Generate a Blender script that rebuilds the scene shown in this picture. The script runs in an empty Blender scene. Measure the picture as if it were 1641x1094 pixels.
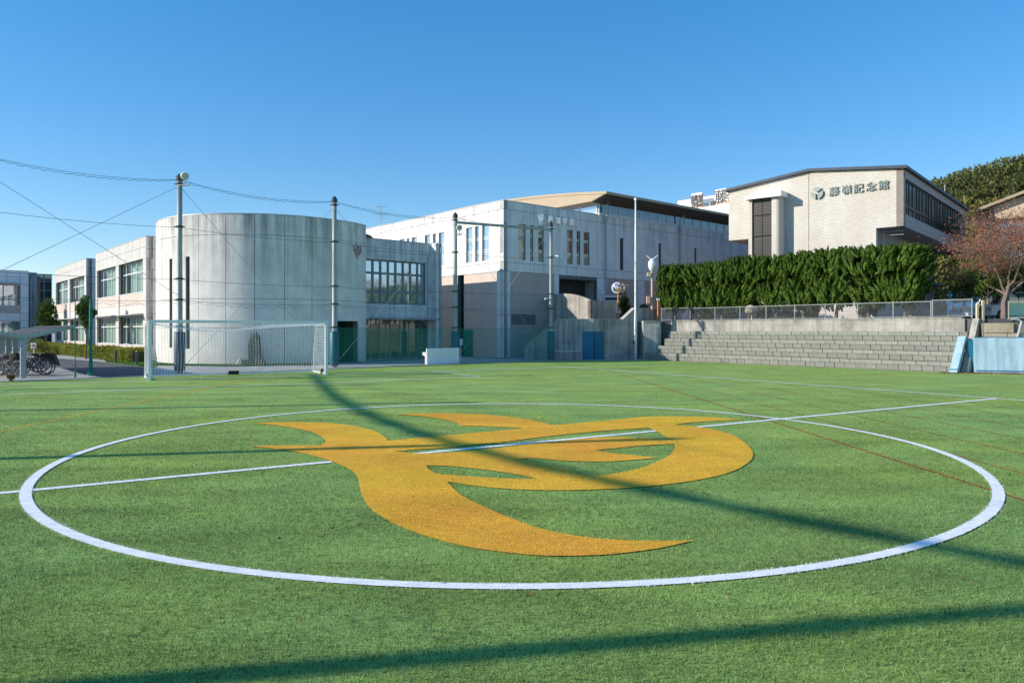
import bpy, math, random
import numpy as np
from mathutils import Vector, Matrix, geometry
R = math.radians
sc = bpy.context.scene
COL = sc.collection
# ------------------------------------------------------------------ camera, sky, sun, exposure
FPX, CX, HZ, CH = 1170.0, 820.5, 529.0, 2.07      # focal length and horizon measured in photo pixels, eye height in metres
cam_d = bpy.data.cameras.new('camera'); cam = bpy.data.objects.new('camera', cam_d); COL.objects.link(cam)
cam.location = (0, 0, CH); cam.rotation_euler = (R(90), 0, 0)
cam_d.sensor_width = 36; cam_d.lens = 36 * FPX / 1641; cam_d.shift_y = -(547 - HZ) / 1641; cam_d.shift_x = 0
cam_d.clip_end = 6000; cam_d.clip_start = 0.05
sc.camera = cam
SUN_AZ = (-.983, -.182); SUN_EL = 22.0            # horizontal direction towards the sun, elevation
w = bpy.data.worlds.new("World"); sc.world = w; w.use_nodes = True
nt = w.node_tree; bg = nt.nodes['Background']
sky = nt.nodes.new('ShaderNodeTexSky'); sky.sky_type = 'NISHITA'; sky.sun_disc = False
sky.sun_elevation = R(SUN_EL); sky.sun_rotation = math.atan2(SUN_AZ[0], SUN_AZ[1])
sky.air_density = 1.0; sky.dust_density = 0.1; sky.ozone_density = 4.0; sky.altitude = 0
def vscale(src, k):                               # the sky's own colour, its contrast eased a little and made bluer everywhere alike
    n = nt.nodes.new('ShaderNodeVectorMath'); n.operation = 'SCALE'; n.inputs['Scale'].default_value = k; nt.links.new(src, n.inputs[0]); return n.outputs[0]
gm = nt.nodes.new('ShaderNodeGamma'); gm.inputs['Gamma'].default_value = .64; nt.links.new(vscale(sky.outputs[0], 1 / 3.0), gm.inputs['Color'])
hs = nt.nodes.new('ShaderNodeHueSaturation'); hs.inputs['Saturation'].default_value = 1.60; hs.inputs['Value'].default_value = .87; hs.inputs['Hue'].default_value = .506
nt.links.new(vscale(gm.outputs[0], 3.0), hs.inputs['Color']); nt.links.new(hs.outputs[0], bg.inputs[0]); bg.inputs[1].default_value = 0.135
sd = bpy.data.lights.new('sun', 'SUN'); sd.energy = 3.1; sd.angle = R(0.53); sd.color = (1.0, .915, .79)
so = bpy.data.objects.new('sun', sd); COL.objects.link(so)
ce = math.cos(R(SUN_EL))
so.rotation_euler = Vector((SUN_AZ[0] * ce, SUN_AZ[1] * ce, math.sin(R(SUN_EL)))).to_track_quat('Z', 'Y').to_euler()
so.location = (-40, -8, 30)
sc.view_settings.view_transform = 'Standard'; sc.view_settings.look = 'None'
sc.view_settings.exposure = 0.92; sc.view_settings.gamma = 1.0; sc.view_settings.use_curve_mapping = False
sc.render.engine = 'CYCLES'
sc.cycles.use_denoising = True; sc.cycles.denoising_prefilter = 'NONE'
sc.cycles.max_bounces = 6; sc.cycles.diffuse_bounces = 3; sc.cycles.transparent_max_bounces = 24
sc.cycles.transmission_bounces = 4; sc.cycles.glossy_bounces = 3

# ------------------------------------------------------------------ helpers
rng = np.random.default_rng(7); random.seed(7)
def kx(px): return (px - CX) / FPX
def gp(px, py, z=0.0):
    Y = FPX * (CH - z) / (py - HZ); return Vector((kx(px) * Y, Y, z))
def at(px, py, Y): return Vector((kx(px) * Y, Y, CH + (HZ - py) / FPX * Y))
WM = {}
class MB:
    def __init__(s): s.v = []; s.f = []
    def add(s, vs, fs):
        o = len(s.v); s.v += [tuple(p) for p in vs]; s.f += [tuple(i + o for i in f) for f in fs]; return s
    def box(s, x0, x1, y0, y1, z0, z1):
        return s.add([(x0,y0,z0),(x1,y0,z0),(x1,y1,z0),(x0,y1,z0),(x0,y0,z1),(x1,y0,z1),(x1,y1,z1),(x0,y1,z1)],
                     [(0,3,2,1),(4,5,6,7),(0,1,5,4),(1,2,6,5),(2,3,7,6),(3,0,4,7)])
    def prism(s, pts, vec):                        # planar 3D polygon extruded by vec
        n = len(pts); vec = Vector(vec); a = [Vector(p) for p in pts]
        tri = geometry.tessellate_polygon([a])
        fs = [tuple(t) for t in tri] + [tuple(i + n for i in reversed(t)) for t in tri]
        fs += [(i, (i + 1) % n, (i + 1) % n + n, i + n) for i in range(n)]
        return s.add(a + [p + vec for p in a], fs)
    def tube(s, pts, r, n=6, cap=True):
        pts = [Vector(p) for p in pts]; m = len(pts)
        rr = r if isinstance(r, (list, tuple)) else [r] * m
        base = len(s.v); ref = None
        for i, p in enumerate(pts):
            t = (pts[min(i + 1, m - 1)] - pts[max(i - 1, 0)])
            if t.length < 1e-9: t = Vector((0, 0, 1))
            t.normalize()
            if ref is None: ref = Vector((0, 0, 1)) if abs(t.z) < .9 else Vector((1, 0, 0))
            x = ref - t * ref.dot(t)
            if x.length < 1e-6: x = t.orthogonal()
            x.normalize(); y = t.cross(x); ref = x
            for j in range(n):
                a = 2 * math.pi * j / n
                s.v.append(tuple(p + x * (math.cos(a) * rr[i]) + y * (math.sin(a) * rr[i])))
        for i in range(m - 1):
            for j in range(n):
                a = base + i * n + j; b = base + i * n + (j + 1) % n
                s.f.append((a, b, b + n, a + n))
        if cap:
            s.f.append(tuple(base + j for j in reversed(range(n))))
            s.f.append(tuple(base + (m - 1) * n + j for j in range(n)))
        return s
    def lathe(s, prof, n=16, c=(0, 0)):           # prof: list of (r, z)
        base = len(s.v); m = len(prof)
        for r_, z in prof:
            for j in range(n):
                a = 2 * math.pi * j / n; s.v.append((c[0] + r_ * math.cos(a), c[1] + r_ * math.sin(a), z))
        for i in range(m - 1):
            for j in range(n):
                a = base + i * n + j; b = base + i * n + (j + 1) % n
                s.f.append((a, b, b + n, a + n))
        s.f.append(tuple(base + j for j in reversed(range(n)))); s.f.append(tuple(base + (m - 1) * n + j for j in range(n)))
        return s
    def slab(s, a0, a1, z0, z1, y0, y1, holes=()):  # plate facing -y with rectangular holes, sides go from y0 to y1
        hs = [(max(h[0], a0), min(h[1], a1), max(h[2], z0), min(h[3], z1)) for h in holes]
        hs = [h for h in hs if h[1] - h[0] > 1e-4 and h[3] - h[2] > 1e-4]
        A = sorted({a0, a1, *[h[0] for h in hs], *[h[1] for h in hs]}); Z = sorted({z0, z1, *[h[2] for h in hs], *[h[3] for h in hs]})
        def solid(i, j):
            if i < 0 or j < 0 or i >= len(A) - 1 or j >= len(Z) - 1: return False
            ca = (A[i] + A[i+1]) / 2; cz = (Z[j] + Z[j+1]) / 2
            return not any(h[0] < ca < h[1] and h[2] < cz < h[3] for h in hs)
        for i in range(len(A) - 1):
            for j in range(len(Z) - 1):
                if not solid(i, j): continue
                x0, x1, q0, q1 = A[i], A[i+1], Z[j], Z[j+1]
                s.add([(x0,y0,q0),(x1,y0,q0),(x1,y0,q1),(x0,y0,q1)], [(0,1,2,3)])
                s.add([(x0,y1,q0),(x1,y1,q0),(x1,y1,q1),(x0,y1,q1)], [(3,2,1,0)])
                if not solid(i-1, j): s.add([(x0,y0,q0),(x0,y1,q0),(x0,y1,q1),(x0,y0,q1)], [(3,2,1,0)])
                if not solid(i+1, j): s.add([(x1,y0,q0),(x1,y1,q0),(x1,y1,q1),(x1,y0,q1)], [(0,1,2,3)])
                if not solid(i, j-1): s.add([(x0,y0,q0),(x1,y0,q0),(x1,y1,q0),(x0,y1,q0)], [(3,2,1,0)])
                if not solid(i, j+1): s.add([(x0,y0,q1),(x1,y0,q1),(x1,y1,q1),(x0,y1,q1)], [(0,1,2,3)])
        return s
    def mesh(s, name, mat=None, smooth=False):
        me = bpy.data.meshes.new(name); me.from_pydata(s.v, [], s.f)
        if mat: me.materials.append(mat)
        if smooth: me.polygons.foreach_set('use_smooth', [True] * len(me.polygons))
        me.update(); return me
    def obj(s, name, mat, parent=None, M=None, smooth=False, **kw):
        return link(bpy.data.objects.new(name, s.mesh(name, mat, smooth)), parent, M, **kw)
def link(o, parent=None, M=None, label=None, cat=None, group=None, kind=None):
    COL.objects.link(o)
    if M is None: M = WM[parent.name] if parent else Matrix()
    WM[o.name] = M
    if parent: o.parent = parent; o.matrix_basis = WM[parent.name].inverted() @ M
    else: o.matrix_basis = M
    tag(o, label, cat, group, kind); return o
def tag(o, label=None, cat=None, group=None, kind=None):
    if label: o['label'] = label
    if cat: o['category'] = cat
    if group: o['group'] = group
    if kind: o['kind'] = kind
    return o
def root(name, loc, label, cat, group=None, rz=0.0):
    o = bpy.data.objects.new(name, None); o.empty_display_size = .3
    return link(o, None, Matrix.Translation(Vector(loc)) @ Matrix.Rotation(rz, 4, 'Z'), label, cat, group)
def copy_tree(src, M, label=None, group=None):     # a copy of a thing with copies of its parts and sub-parts
    def rec(o, parent):
        c = o.copy(); COL.objects.link(c)
        if parent: c.parent = parent
        for ch in o.children: rec(ch, c)
        return c
    c = rec(src, None); c.matrix_basis = M; WM[c.name] = M
    if label: c['label'] = label
    if group: c['group'] = group
    return c
def T(x, y, z=0, rz=0.0): return Matrix.Translation((x, y, z)) @ Matrix.Rotation(rz, 4, 'Z')
class Fac:
    """vertical plane: local x runs along it to the right, local y goes into the wall, -y is outward"""
    def __init__(s, o, d):
        s.o = Vector((o[0], o[1])); s.d = Vector(d).normalized(); s.n = Vector((-s.d.y, s.d.x))
        s.M = T(s.o.x, s.o.y, 0, math.atan2(s.d.y, s.d.x))
    def a(s, px): k = kx(px); return (k * s.o.y - s.o.x) / (s.d.x - k * s.d.y)
    def z(s, px, py): return CH + (HZ - py) / FPX * (s.o.y + s.a(px) * s.d.y)
    def P(s, a, y=0, z=0): q = s.o + s.d * a + s.n * y; return Vector((q.x, q.y, z))
    def shift(s, a, y): q = s.P(a, y); return Fac((q.x, q.y), s.d)
def text_mesh(ch, size, depth, bold=0.0):
    c = bpy.data.curves.new('letter', 'FONT'); c.body = ch; c.size = size; c.extrude = depth / 2; c.offset = bold
    c.align_x = 'CENTER'; c.align_y = 'CENTER'; c.resolution_u = 2
    o = bpy.data.objects.new('tmp', c); COL.objects.link(o)
    me = bpy.data.meshes.new_from_object(o.evaluated_get(bpy.context.evaluated_depsgraph_get()))
    bpy.data.objects.remove(o); me.name = 'letter'; me.transform(Matrix.Rotation(R(90), 4, 'X')); return me
def letters(s, F, centres, size, depth, y, mat, parent, bold=0.0, name='letter'):
    for ch, (a, z) in zip(s, centres):
        me = text_mesh(ch, size, depth, bold); me.materials.clear(); me.materials.append(mat)
        xs = [v.co.x for v in me.vertices]; zs = [v.co.z for v in me.vertices]
        me.transform(Matrix.Translation((-(min(xs) + max(xs)) / 2, 0, -(min(zs) + max(zs)) / 2)))
        link(bpy.data.objects.new(name, me), parent, F.M @ T(a, y - depth / 2, z))

# ------------------------------------------------------------------ materials
def nodes(m): m.use_nodes = True; t = m.node_tree; return t, t.nodes['Principled BSDF']
def noise(t, vec, scale, detail=4, rough=.55):
    n = t.nodes.new('ShaderNodeTexNoise'); n.inputs['Scale'].default_value = scale; n.inputs['Detail'].default_value = detail
    n.inputs['Roughness'].default_value = rough; t.links.new(vec, n.inputs['Vector']); return n.outputs['Fac']
def mapping(t, sx, sy, sz):
    c = t.nodes.new('ShaderNodeTexCoord'); m = t.nodes.new('ShaderNodeMapping'); m.inputs['Scale'].default_value = (sx, sy, sz)
    t.links.new(c.outputs['Object'], m.inputs['Vector']); return m.outputs[0]
def ramp(t, fac, stops):
    r = t.nodes.new('ShaderNodeValToRGB'); e = r.color_ramp.elements
    while len(e) < len(stops): e.new(.5)
    for i, (p, c) in enumerate(stops): e[i].position = p; e[i].color = (*c, 1) if len(c) == 3 else c
    t.links.new(fac, r.inputs[0]); return r.outputs[0]
def mul(t, a, b, fac=1.0, mode='MULTIPLY'):
    m = t.nodes.new('ShaderNodeMix'); m.data_type = 'RGBA'; m.blend_type = mode; m.inputs[0].default_value = fac
    for s, i in ((a, 6), (b, 7)):
        if isinstance(s, tuple): m.inputs[i].default_value = (*s, 1)
        else: t.links.new(s, m.inputs[i])
    return m.outputs[2]
def mixf(t, f, a, b):
    o = mul(t, a, b, 1.0, 'MIX'); t.links.new(f, o.node.inputs[0]); return o
def bump(t, b, h, strength, dist):
    n = t.nodes.new('ShaderNodeBump'); n.inputs['Strength'].default_value = strength; n.inputs['Distance'].default_value = dist
    t.links.new(h, n.inputs['Height']); t.links.new(n.outputs[0], b.inputs['Normal']); return n
def mat(name, col, rough=.8, var=.12, vs=1.5, streak=0., sscale=3.0, blot=0., fine=0., bumpd=0., bs=30, metal=0., spec=.35, rnd=0., sz=None):
    m = bpy.data.materials.new(name); t, b = nodes(m)
    v = mapping(t, 1, 1, 1)
    lo = 1 - var; hi = 1 + var
    c = mul(t, col, ramp(t, noise(t, v, vs, 6), [(.3, (lo,) * 3), (.7, (hi,) * 3)]))
    if fine: c = mul(t, c, ramp(t, noise(t, v, 18, 5, .7), [(.3, (1 - fine,) * 3), (.7, (1 + fine,) * 3)]))
    if blot: c = mul(t, c, ramp(t, noise(t, mapping(t, .7, .7, 1.1), .9, 8, .65), [(.46, (1,) * 3), (.66, (1 - blot, 1 - blot * .95, 1 - blot * .9))]))
    if streak:
        c0 = c
        sN = noise(t, mapping(t, sscale, sscale, .12), 1.0, 5, .6); c = mul(t, c, ramp(t, sN, [(.42, (1,) * 3), (.72, (1 - streak, 1 - streak, 1 - streak * .92))]))
        sM = noise(t, mapping(t, sscale * 3.2, sscale * 3.2, .5), 1.0, 3, .5); c = mul(t, c, ramp(t, sM, [(.55, (1,) * 3), (.75, (1 - streak * .6,) * 3)]))
        if sz:                                     # rain streaks fade out below the parapet
            tc = t.nodes.new('ShaderNodeTexCoord'); sx = t.nodes.new('ShaderNodeSeparateXYZ'); t.links.new(tc.outputs['Object'], sx.inputs[0])
            mr = t.nodes.new('ShaderNodeMapRange'); mr.inputs[1].default_value = sz[0]; mr.inputs[2].default_value = sz[1]; mr.inputs[3].default_value = .12; t.links.new(sx.outputs[2], mr.inputs[0])
            c = mixf(t, mr.outputs[0], c0, c)
    if rnd:
        oi = t.nodes.new('ShaderNodeObjectInfo'); c = mul(t, c, ramp(t, oi.outputs['Random'], [(0, (1 - rnd,) * 3), (1, (1 + rnd * .6,) * 3)]))
    t.links.new(c, b.inputs['Base Color'])
    b.inputs['Roughness'].default_value = rough; b.inputs['Metallic'].default_value = metal; b.inputs['Specular IOR Level'].default_value = spec
    if bumpd: bump(t, b, noise(t, v, bs, 5, .65), .6, bumpd)
    return m
def leafmat(name, dark, light, scale=.8, trans=.25, rough=.6, third=None):
    m = bpy.data.materials.new(name); t, b = nodes(m)
    g = t.nodes.new('ShaderNodeNewGeometry'); v = mapping(t, 1, 1, 1)
    c1 = ramp(t, g.outputs['Random Per Island'], [(0, dark), (1, light)] if not third else [(0, dark), (.55, light), (1, third)])
    c = mul(t, c1, ramp(t, noise(t, v, scale, 4), [(.3, (.65,) * 3), (.7, (1.3,) * 3)]))
    t.links.new(c, b.inputs['Base Color']); b.inputs['Roughness'].default_value = rough; b.inputs['Specular IOR Level'].default_value = .15
    tr = t.nodes.new('ShaderNodeBsdfTranslucent'); t.links.new(c, tr.inputs[0])
    mx = t.nodes.new('ShaderNodeMixShader'); mx.inputs[0].default_value = trans
    t.links.new(b.outputs[0], mx.inputs[1]); t.links.new(tr.outputs[0], mx.inputs[2]); t.links.new(mx.outputs[0], t.nodes['Material Output'].inputs[0])
    return m
def glassmat(name, tint, gloss=.3, rough=.03, see=0.):
    m = bpy.data.materials.new(name); t, b = nodes(m)
    b.inputs['Base Color'].default_value = (*tint, 1); b.inputs['Roughness'].default_value = .5
    gl = t.nodes.new('ShaderNodeBsdfGlossy'); gl.inputs['Roughness'].default_value = rough; gl.inputs[0].default_value = (.9, .95, 1, 1)
    body = b.outputs[0]
    if see:
        tp = t.nodes.new('ShaderNodeBsdfTransparent'); tp.inputs[0].default_value = (.85, .95, .9, 1)
        m0 = t.nodes.new('ShaderNodeMixShader'); m0.inputs[0].default_value = see; t.links.new(body, m0.inputs[1]); t.links.new(tp.outputs[0], m0.inputs[2]); body = m0.outputs[0]
    mx = t.nodes.new('ShaderNodeMixShader'); mx.inputs[0].default_value = gloss
    t.links.new(body, mx.inputs[1]); t.links.new(gl.outputs[0], mx.inputs[2]); t.links.new(mx.outputs[0], t.nodes['Material Output'].inputs[0])
    return m
def turfmat(name, dark, mid, light, patch=(.8, 1.15), hue=None, bst=.55, trans=0., isl=0.):
    m = bpy.data.materials.new(name); t, b = nodes(m)
    fine = noise(t, mapping(t, 1, .8, 1), 75, 3, .7)
    c = ramp(t, fine, [(.32, dark), (.5, mid), (.68, light)])
    if isl:
        gi = t.nodes.new('ShaderNodeNewGeometry'); c = mul(t, c, ramp(t, gi.outputs['Random Per Island'], [(0, (1 - isl,) * 3), (.7, (1.0,) * 3), (1, (1 + isl * 1.3,) * 3)]))
    c = mul(t, c, ramp(t, noise(t, mapping(t, 1.2, 4.0, 1), 5.0, 6, .6), [(.3, (.86,) * 3), (.7, (1.14,) * 3)]))
    c = mul(t, c, ramp(t, noise(t, mapping(t, .5, 1.1, 1), .9, 5, .6), [(.3, (patch[0],) * 3), (.7, (patch[1],) * 3)]))
    if hue: c = mixf(t, ramp(t, noise(t, mapping(t, 1, 1, 1), .22, 3), [(.35, (0,) * 3), (.65, (1,) * 3)]), c, mul(t, c, hue))
    t.links.new(c, b.inputs['Base Color']); b.inputs['Roughness'].default_value = .75; b.inputs['Specular IOR Level'].default_value = .06
    bump(t, b, noise(t, mapping(t, 1, .8, 1), 90, 3, .75), bst, .02)
    if trans:
        tr = t.nodes.new('ShaderNodeBsdfTranslucent'); t.links.new(c, tr.inputs[0]); mx = t.nodes.new('ShaderNodeMixShader'); mx.inputs[0].default_value = trans
        t.links.new(b.outputs[0], mx.inputs[1]); t.links.new(tr.outputs[0], mx.inputs[2]); t.links.new(mx.outputs[0], t.nodes['Material Output'].inputs[0])
    return m
M = {}
M['turf'] = turfmat('turf', (.11, .22, .045), (.29, .45, .125), (.49, .64, .22), (.72, 1.18), (1.12, 1.0, .80))
M['turf_blade'] = turfmat('turf_blade', (.075, .150, .045), (.185, .320, .100), (.38, .54, .21), (.70, 1.22), (1.12, 1.0, .78), trans=.25, isl=.42)
M['turf_white'] = turfmat('turf_white', (.80, .79, .76), (.92, .91, .88), (.97, .96, .93), (.98, 1.02), bst=.3)
M['white_blade'] = turfmat('white_blade', (.82, .81, .78), (.95, .94, .91), (.98, .97, .95), (.98, 1.02), bst=0, isl=.22)
M['turf_orange'] = turfmat('turf_orange', (.36, .155, .010), (.90, .53, .03), (1.0, .80, .16), (.84, 1.12), (1.0, .72, 1.1), bst=.6, isl=0)
M['orange_blade'] = turfmat('orange_blade', (.55, .28, .015), (.92, .56, .03), (1.0, .80, .15), (.90, 1.10), (1.0, .76, 1.1), bst=0, isl=.5)
M['turf_red'] = turfmat('turf_red', (.16, .035, .02), (.34, .07, .035), (.40, .12, .06))
M['drum_concrete'] = mat('drum_concrete', (.74, .71, .64), .85, .10, 1.2, .70, 1.9, .09, .05, .004, 25, sz=(4.2, 9.2))
M['wing_concrete'] = mat('wing_concrete', (.70, .70, .665), .85, .12, 1.5, .55, 2.2, .2, .06, .004, 25, sz=(2.5, 8.6))
M['white_concrete'] = mat('white_concrete', (.56, .54, .50), .8, .06, 1.0, .35, 1.6, .07, .03, .003, 25, sz=(5.5, 8.8))
M['gym_concrete'] = mat('gym_concrete', (.78, .765, .74), .85, .08, .9, .50, 1.5, .08, .04, .003, 25, sz=(8, 12.2))
M['joint'] = mat('joint', (.16, .16, .16), .95)
M['pink_tile'] = mat('pink_tile', (.60, .49, .42), .7, .06, 1.0, .06, 1, 0, .05, .002, 60)
M['taupe_tile'] = mat('taupe_tile', (.48, .405, .37), .7, .06, 1.0, .06, 1, 0, .05, .002, 60)
M['rough_concrete'] = mat('rough_concrete', (.40, .38, .34), .9, .2, 1.4, .35, 2.0, .3, .1, .008, 14)
M['retaining'] = mat('retaining', (.46, .45, .42), .9, .15, 1.3, .5, 1.8, .3, .08, .006, 20)
M['arch_concrete'] = mat('arch_concrete', (.42, .38, .33), .9, .15, 1.3, .45, 2.5, .3, .08, .006, 20)
M['block'] = mat('block', (.225, .23, .195), .92, .16, 2.5, .12, 1.4, .15, .18, .008, 22, rnd=.10)
M['block_pale'] = mat('block_pale', (.26, .272, .235), .92, .16, 2.5, .12, 1.4, .15, .18, .008, 22, rnd=.09)
M['mortar'] = mat('mortar', (.19, .185, .16), .95)
M['tan_stone'] = mat('tan_stone', (.46, .38, .27), .92, .18, 1.5, .2, 2, .3, .12, .01, 12, rnd=.12)
M['asphalt'] = mat('asphalt', (.085, .088, .095), .9, .15, .8, 0, 1, .1, .2, .004, 60)
M['pavement'] = mat('pavement', (.42, .41, .385), .9, .12, .7, 0, 1, .15, .12, .003, 40)
M['terrace_ground'] = mat('terrace_ground', (.11, .108, .105), .9, .15, .7, 0, 1, .15, .12, .004, 30)
M['curb'] = mat('curb', (.42, .41, .39), .9, .1, 2, 0, 1, .1, .1)
M['grass'] = leafmat('grass', (.05, .13, .02), (.13, .26, .05), 1.0)
M['white_paint'] = mat('white_paint', (.80, .80, .80), .35, .03, 3, spec=.5)
M['net_white'] = mat('net_white', (.80, .80, .78), .7, .02)
M['steel'] = mat('steel', (.42, .44, .46), .45, .08, 3, .1, 3, metal=.4)
M['fence_steel'] = mat('fence_steel', (.20, .215, .23), .5, .06, 3, metal=.2)
M['steel_light'] = mat('steel_light', (.40, .42, .45), .5, .06, 3, metal=.2)
M['pole_green'] = mat('pole_green', (.34, .37, .34), .5, .08, 2, .15, 4, metal=.1)
M['dark_metal'] = mat('dark_metal', (.05, .055, .06), .5, .1, 3)
M['pad_teal'] = mat('pad_teal', (.02, .14, .16), .45, .1, 2, .1, 4, spec=.4)
M['pad_navy'] = mat('pad_navy', (.03, .05, .09), .5, .1, 2, .1, 4)
M['mat_blue'] = mat('mat_blue', (.34, .50, .58), .6, .08, 1.5, .30, 2.2, .1, .03)
M['pad_blue'] = mat('pad_blue', (.01, .15, .27), .5, .08, 1.5, .1, 2)
M['net_green'] = mat('net_green', (.03, .30, .17), .7, .05)
M['net_bundle'] = mat('net_bundle', (.012, .20, .14), .8, .3, 6)
M['cable'] = mat('cable', (.05, .12, .13), .6, .05)
M['frame_white'] = mat('frame_white', (.70, .70, .68), .5, .04)
M['frame_grey'] = mat('frame_grey', (.20, .22, .23), .5, .06)
M['frame_bronze'] = mat('frame_bronze', (.035, .03, .028), .4, .1)
M['frame_tan'] = mat('frame_tan', (.42, .38, .30), .5, .06)
M['glass_blue'] = glassmat('glass_blue', (.16, .26, .36), .5)
M['glass_see'] = glassmat('glass_see', (.03, .05, .05), .14, .02, .85)
M['glass_dark'] = glassmat('glass_dark', (.02, .025, .024), .16)
M['glass_brown'] = glassmat('glass_brown', (.17, .07, .03), .10)
M['glass_beige'] = glassmat('glass_beige', (.42, .33, .22), .12)
M['blind_pale'] = glassmat('blind_pale', (.46, .44, .38), .2)
M['curtain'] = mat('curtain', (.62, .70, .66), .9, .05, 3)
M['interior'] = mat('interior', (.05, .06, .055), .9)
M['roof_tan'] = mat('roof_tan', (.43, .335, .225), .6, .05, .8, .06, 3)
M['soffit_shade'] = mat('soffit_shade', (.11, .085, .065), .7, .08)
M['roof_grey'] = mat('roof_grey', (.30, .30, .30), .8, .1)
M['roof_navy'] = mat('roof_navy', (.035, .05, .08), .5, .1)
M['patina'] = mat('patina', (.22, .26, .25), .45, .15, 4, metal=.3)
M['sign_white'] = mat('sign_white', (.86, .85, .83), .6, .05)
M['rust'] = mat('rust', (.60, .42, .28), .8, .3, 4)
M['sign_black'] = mat('sign_black', (.06, .06, .065), .6, .1)
M['letter_metal'] = mat('letter_metal', (.93, .93, .92), .28, .02, metal=1.0)
M['emblem_red'] = mat('emblem_red', (.40, .25, .25), .7, .15, 5)
M['orange_paint'] = mat('orange_paint', (.72, .22, .03), .5, .06)
M['pink_paint'] = mat('pink_paint', (.62, .38, .30), .5, .06)
M['mirror'] = glassmat('mirror', (.25, .3, .35), .85, .05)
M['monument'] = mat('monument', (.10, .10, .08), .9, .3, 3, 0, 1, .3, .2, .03, 6)
M['boulder'] = mat('boulder', (.42, .36, .28), .9, .25, 3, 0, 1, .3, .2, .03, 6)
M['bark'] = mat('bark', (.20, .16, .13), .95, .25, 5, .2, 6, .2, .2, .01, 20)
M['cherry_bark'] = mat('cherry_bark', (.20, .145, .125), .9, .2, 6)
M['rubber'] = mat('rubber', (.02, .02, .022), .7, .1)
M['juniper'] = leafmat('juniper', (.026, .058, .008), (.125, .198, .030), 1.3, .10)
M['cherry_leaf'] = leafmat('cherry_leaf', (.22, .075, .045), (.46, .21, .12), 1.0, .3)
M['forest'] = leafmat('forest', (.045, .065, .018), (.19, .20, .070), .10, .2)
M['bamboo'] = leafmat('bamboo', (.10, .11, .025), (.26, .24, .07), .15, .2)
M['hedge_leaf'] = leafmat('hedge_leaf', (.14, .17, .025), (.42, .40, .07), .9, .25)
M['tree_leaf'] = leafmat('tree_leaf', (.03, .07, .015), (.13, .19, .035), .9, .25)
M['dry_leaf'] = leafmat('dry_leaf', (.20, .08, .03), (.42, .20, .08), 1.0, .1)
M['shed_paint'] = mat('shed_paint', (.34, .40, .38), .5, .06)
M['shed_roof'] = mat('shed_roof', (.05, .062, .078), .7, .1, 1, .15, 3)
M['car_blue'] = mat('car_blue', (.02, .12, .28), .25, .03, spec=.6)
M['car_white'] = mat('car_white', (.75, .76, .78), .25, .03, spec=.6)
M['lamp_glass'] = mat('lamp_glass', (.42, .42, .33), .3, .05)
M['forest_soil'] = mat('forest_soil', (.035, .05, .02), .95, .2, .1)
M['house_wall'] = mat('house_wall', (.62, .50, .34), .8, .06)
def brickmat():
    m = bpy.data.materials.new('brick_tile'); t, b = nodes(m)
    c = t.nodes.new('ShaderNodeTexCoord'); s = t.nodes.new('ShaderNodeSeparateXYZ'); t.links.new(c.outputs['Object'], s.inputs[0])
    ad = t.nodes.new('ShaderNodeMath'); ad.operation = 'ADD'; t.links.new(s.outputs[0], ad.inputs[0]); t.links.new(s.outputs[1], ad.inputs[1])
    cb = t.nodes.new('ShaderNodeCombineXYZ'); t.links.new(ad.outputs[0], cb.inputs[0]); t.links.new(s.outputs[2], cb.inputs[1])
    br = t.nodes.new('ShaderNodeTexBrick'); br.inputs['Scale'].default_value = 1; br.inputs['Brick Width'].default_value = .235
    br.inputs['Row Height'].default_value = .105; br.inputs['Mortar Size'].default_value = .010; br.inputs['Mortar Smooth'].default_value = .2
    br.inputs['Color1'].default_value = (.67, .645, .59, 1); br.inputs['Color2'].default_value = (.61, .575, .515, 1); br.inputs['Mortar'].default_value = (.47, .435, .385, 1)
    t.links.new(cb.outputs[0], br.inputs['Vector'])
    col = mul(t, br.outputs['Color'], ramp(t, noise(t, mapping(t, .35, .35, .2), 1.2, 5), [(.35, (.93, .90, .85)), (.65, (1.06,) * 3)]))
    t.links.new(col, b.inputs['Base Color']); b.inputs['Roughness'].default_value = .7
    bn = bump(t, b, br.outputs['Fac'], .8, .02); bn.invert = True
    return m
M['brick_tile'] = brickmat()

# ------------------------------------------------------------------ builders used more than once
def window(F, parent, a0, a1, z0, z1, cols, rows, y, frame, pane, fw=.06, name='window', panes=None, depth=.07):
    A = [a0 + (a1 - a0) * c for c in cols]; Z = [z0 + (z1 - z0) * r for r in rows]
    holes = [(A[i] + fw / 2, A[i+1] - fw / 2, Z[j] + fw / 2, Z[j+1] - fw / 2) for i in range(len(A) - 1) for j in range(len(Z) - 1)]
    wo = MB().slab(a0, a1, z0, z1, y, y + depth, holes).obj(name, frame, parent, F.M)
    for n, h in enumerate(holes):
        pm = panes[n % len(panes)] if panes else pane
        MB().add([(h[0], y + depth / 2, h[2]), (h[1], y + depth / 2, h[2]), (h[1], y + depth / 2, h[3]), (h[0], y + depth / 2, h[3])], [(0, 1, 2, 3)]).obj('pane', pm, wo, F.M)
    return wo
def frac(n): return [i / n for i in range(n + 1)]
def panels(F, parent, m, al, zl, holes, y0, th=.06, gap=.03, name='concrete_panel'):
    for i in range(len(al) - 1):
        for j in range(len(zl) - 1):
            a0, a1, z0, z1 = al[i] + gap / 2, al[i+1] - gap / 2, zl[j] + gap / 2, zl[j+1] - gap / 2
            if any(h[0] <= a0 + .02 and h[1] >= a1 - .02 and h[2] <= z0 + .02 and h[3] >= z1 - .02 for h in holes): continue
            mb = MB().slab(a0, a1, z0, z1, y0, y0 + th, holes)
            if mb.f: mb.obj(name, m, parent, F.M)
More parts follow.
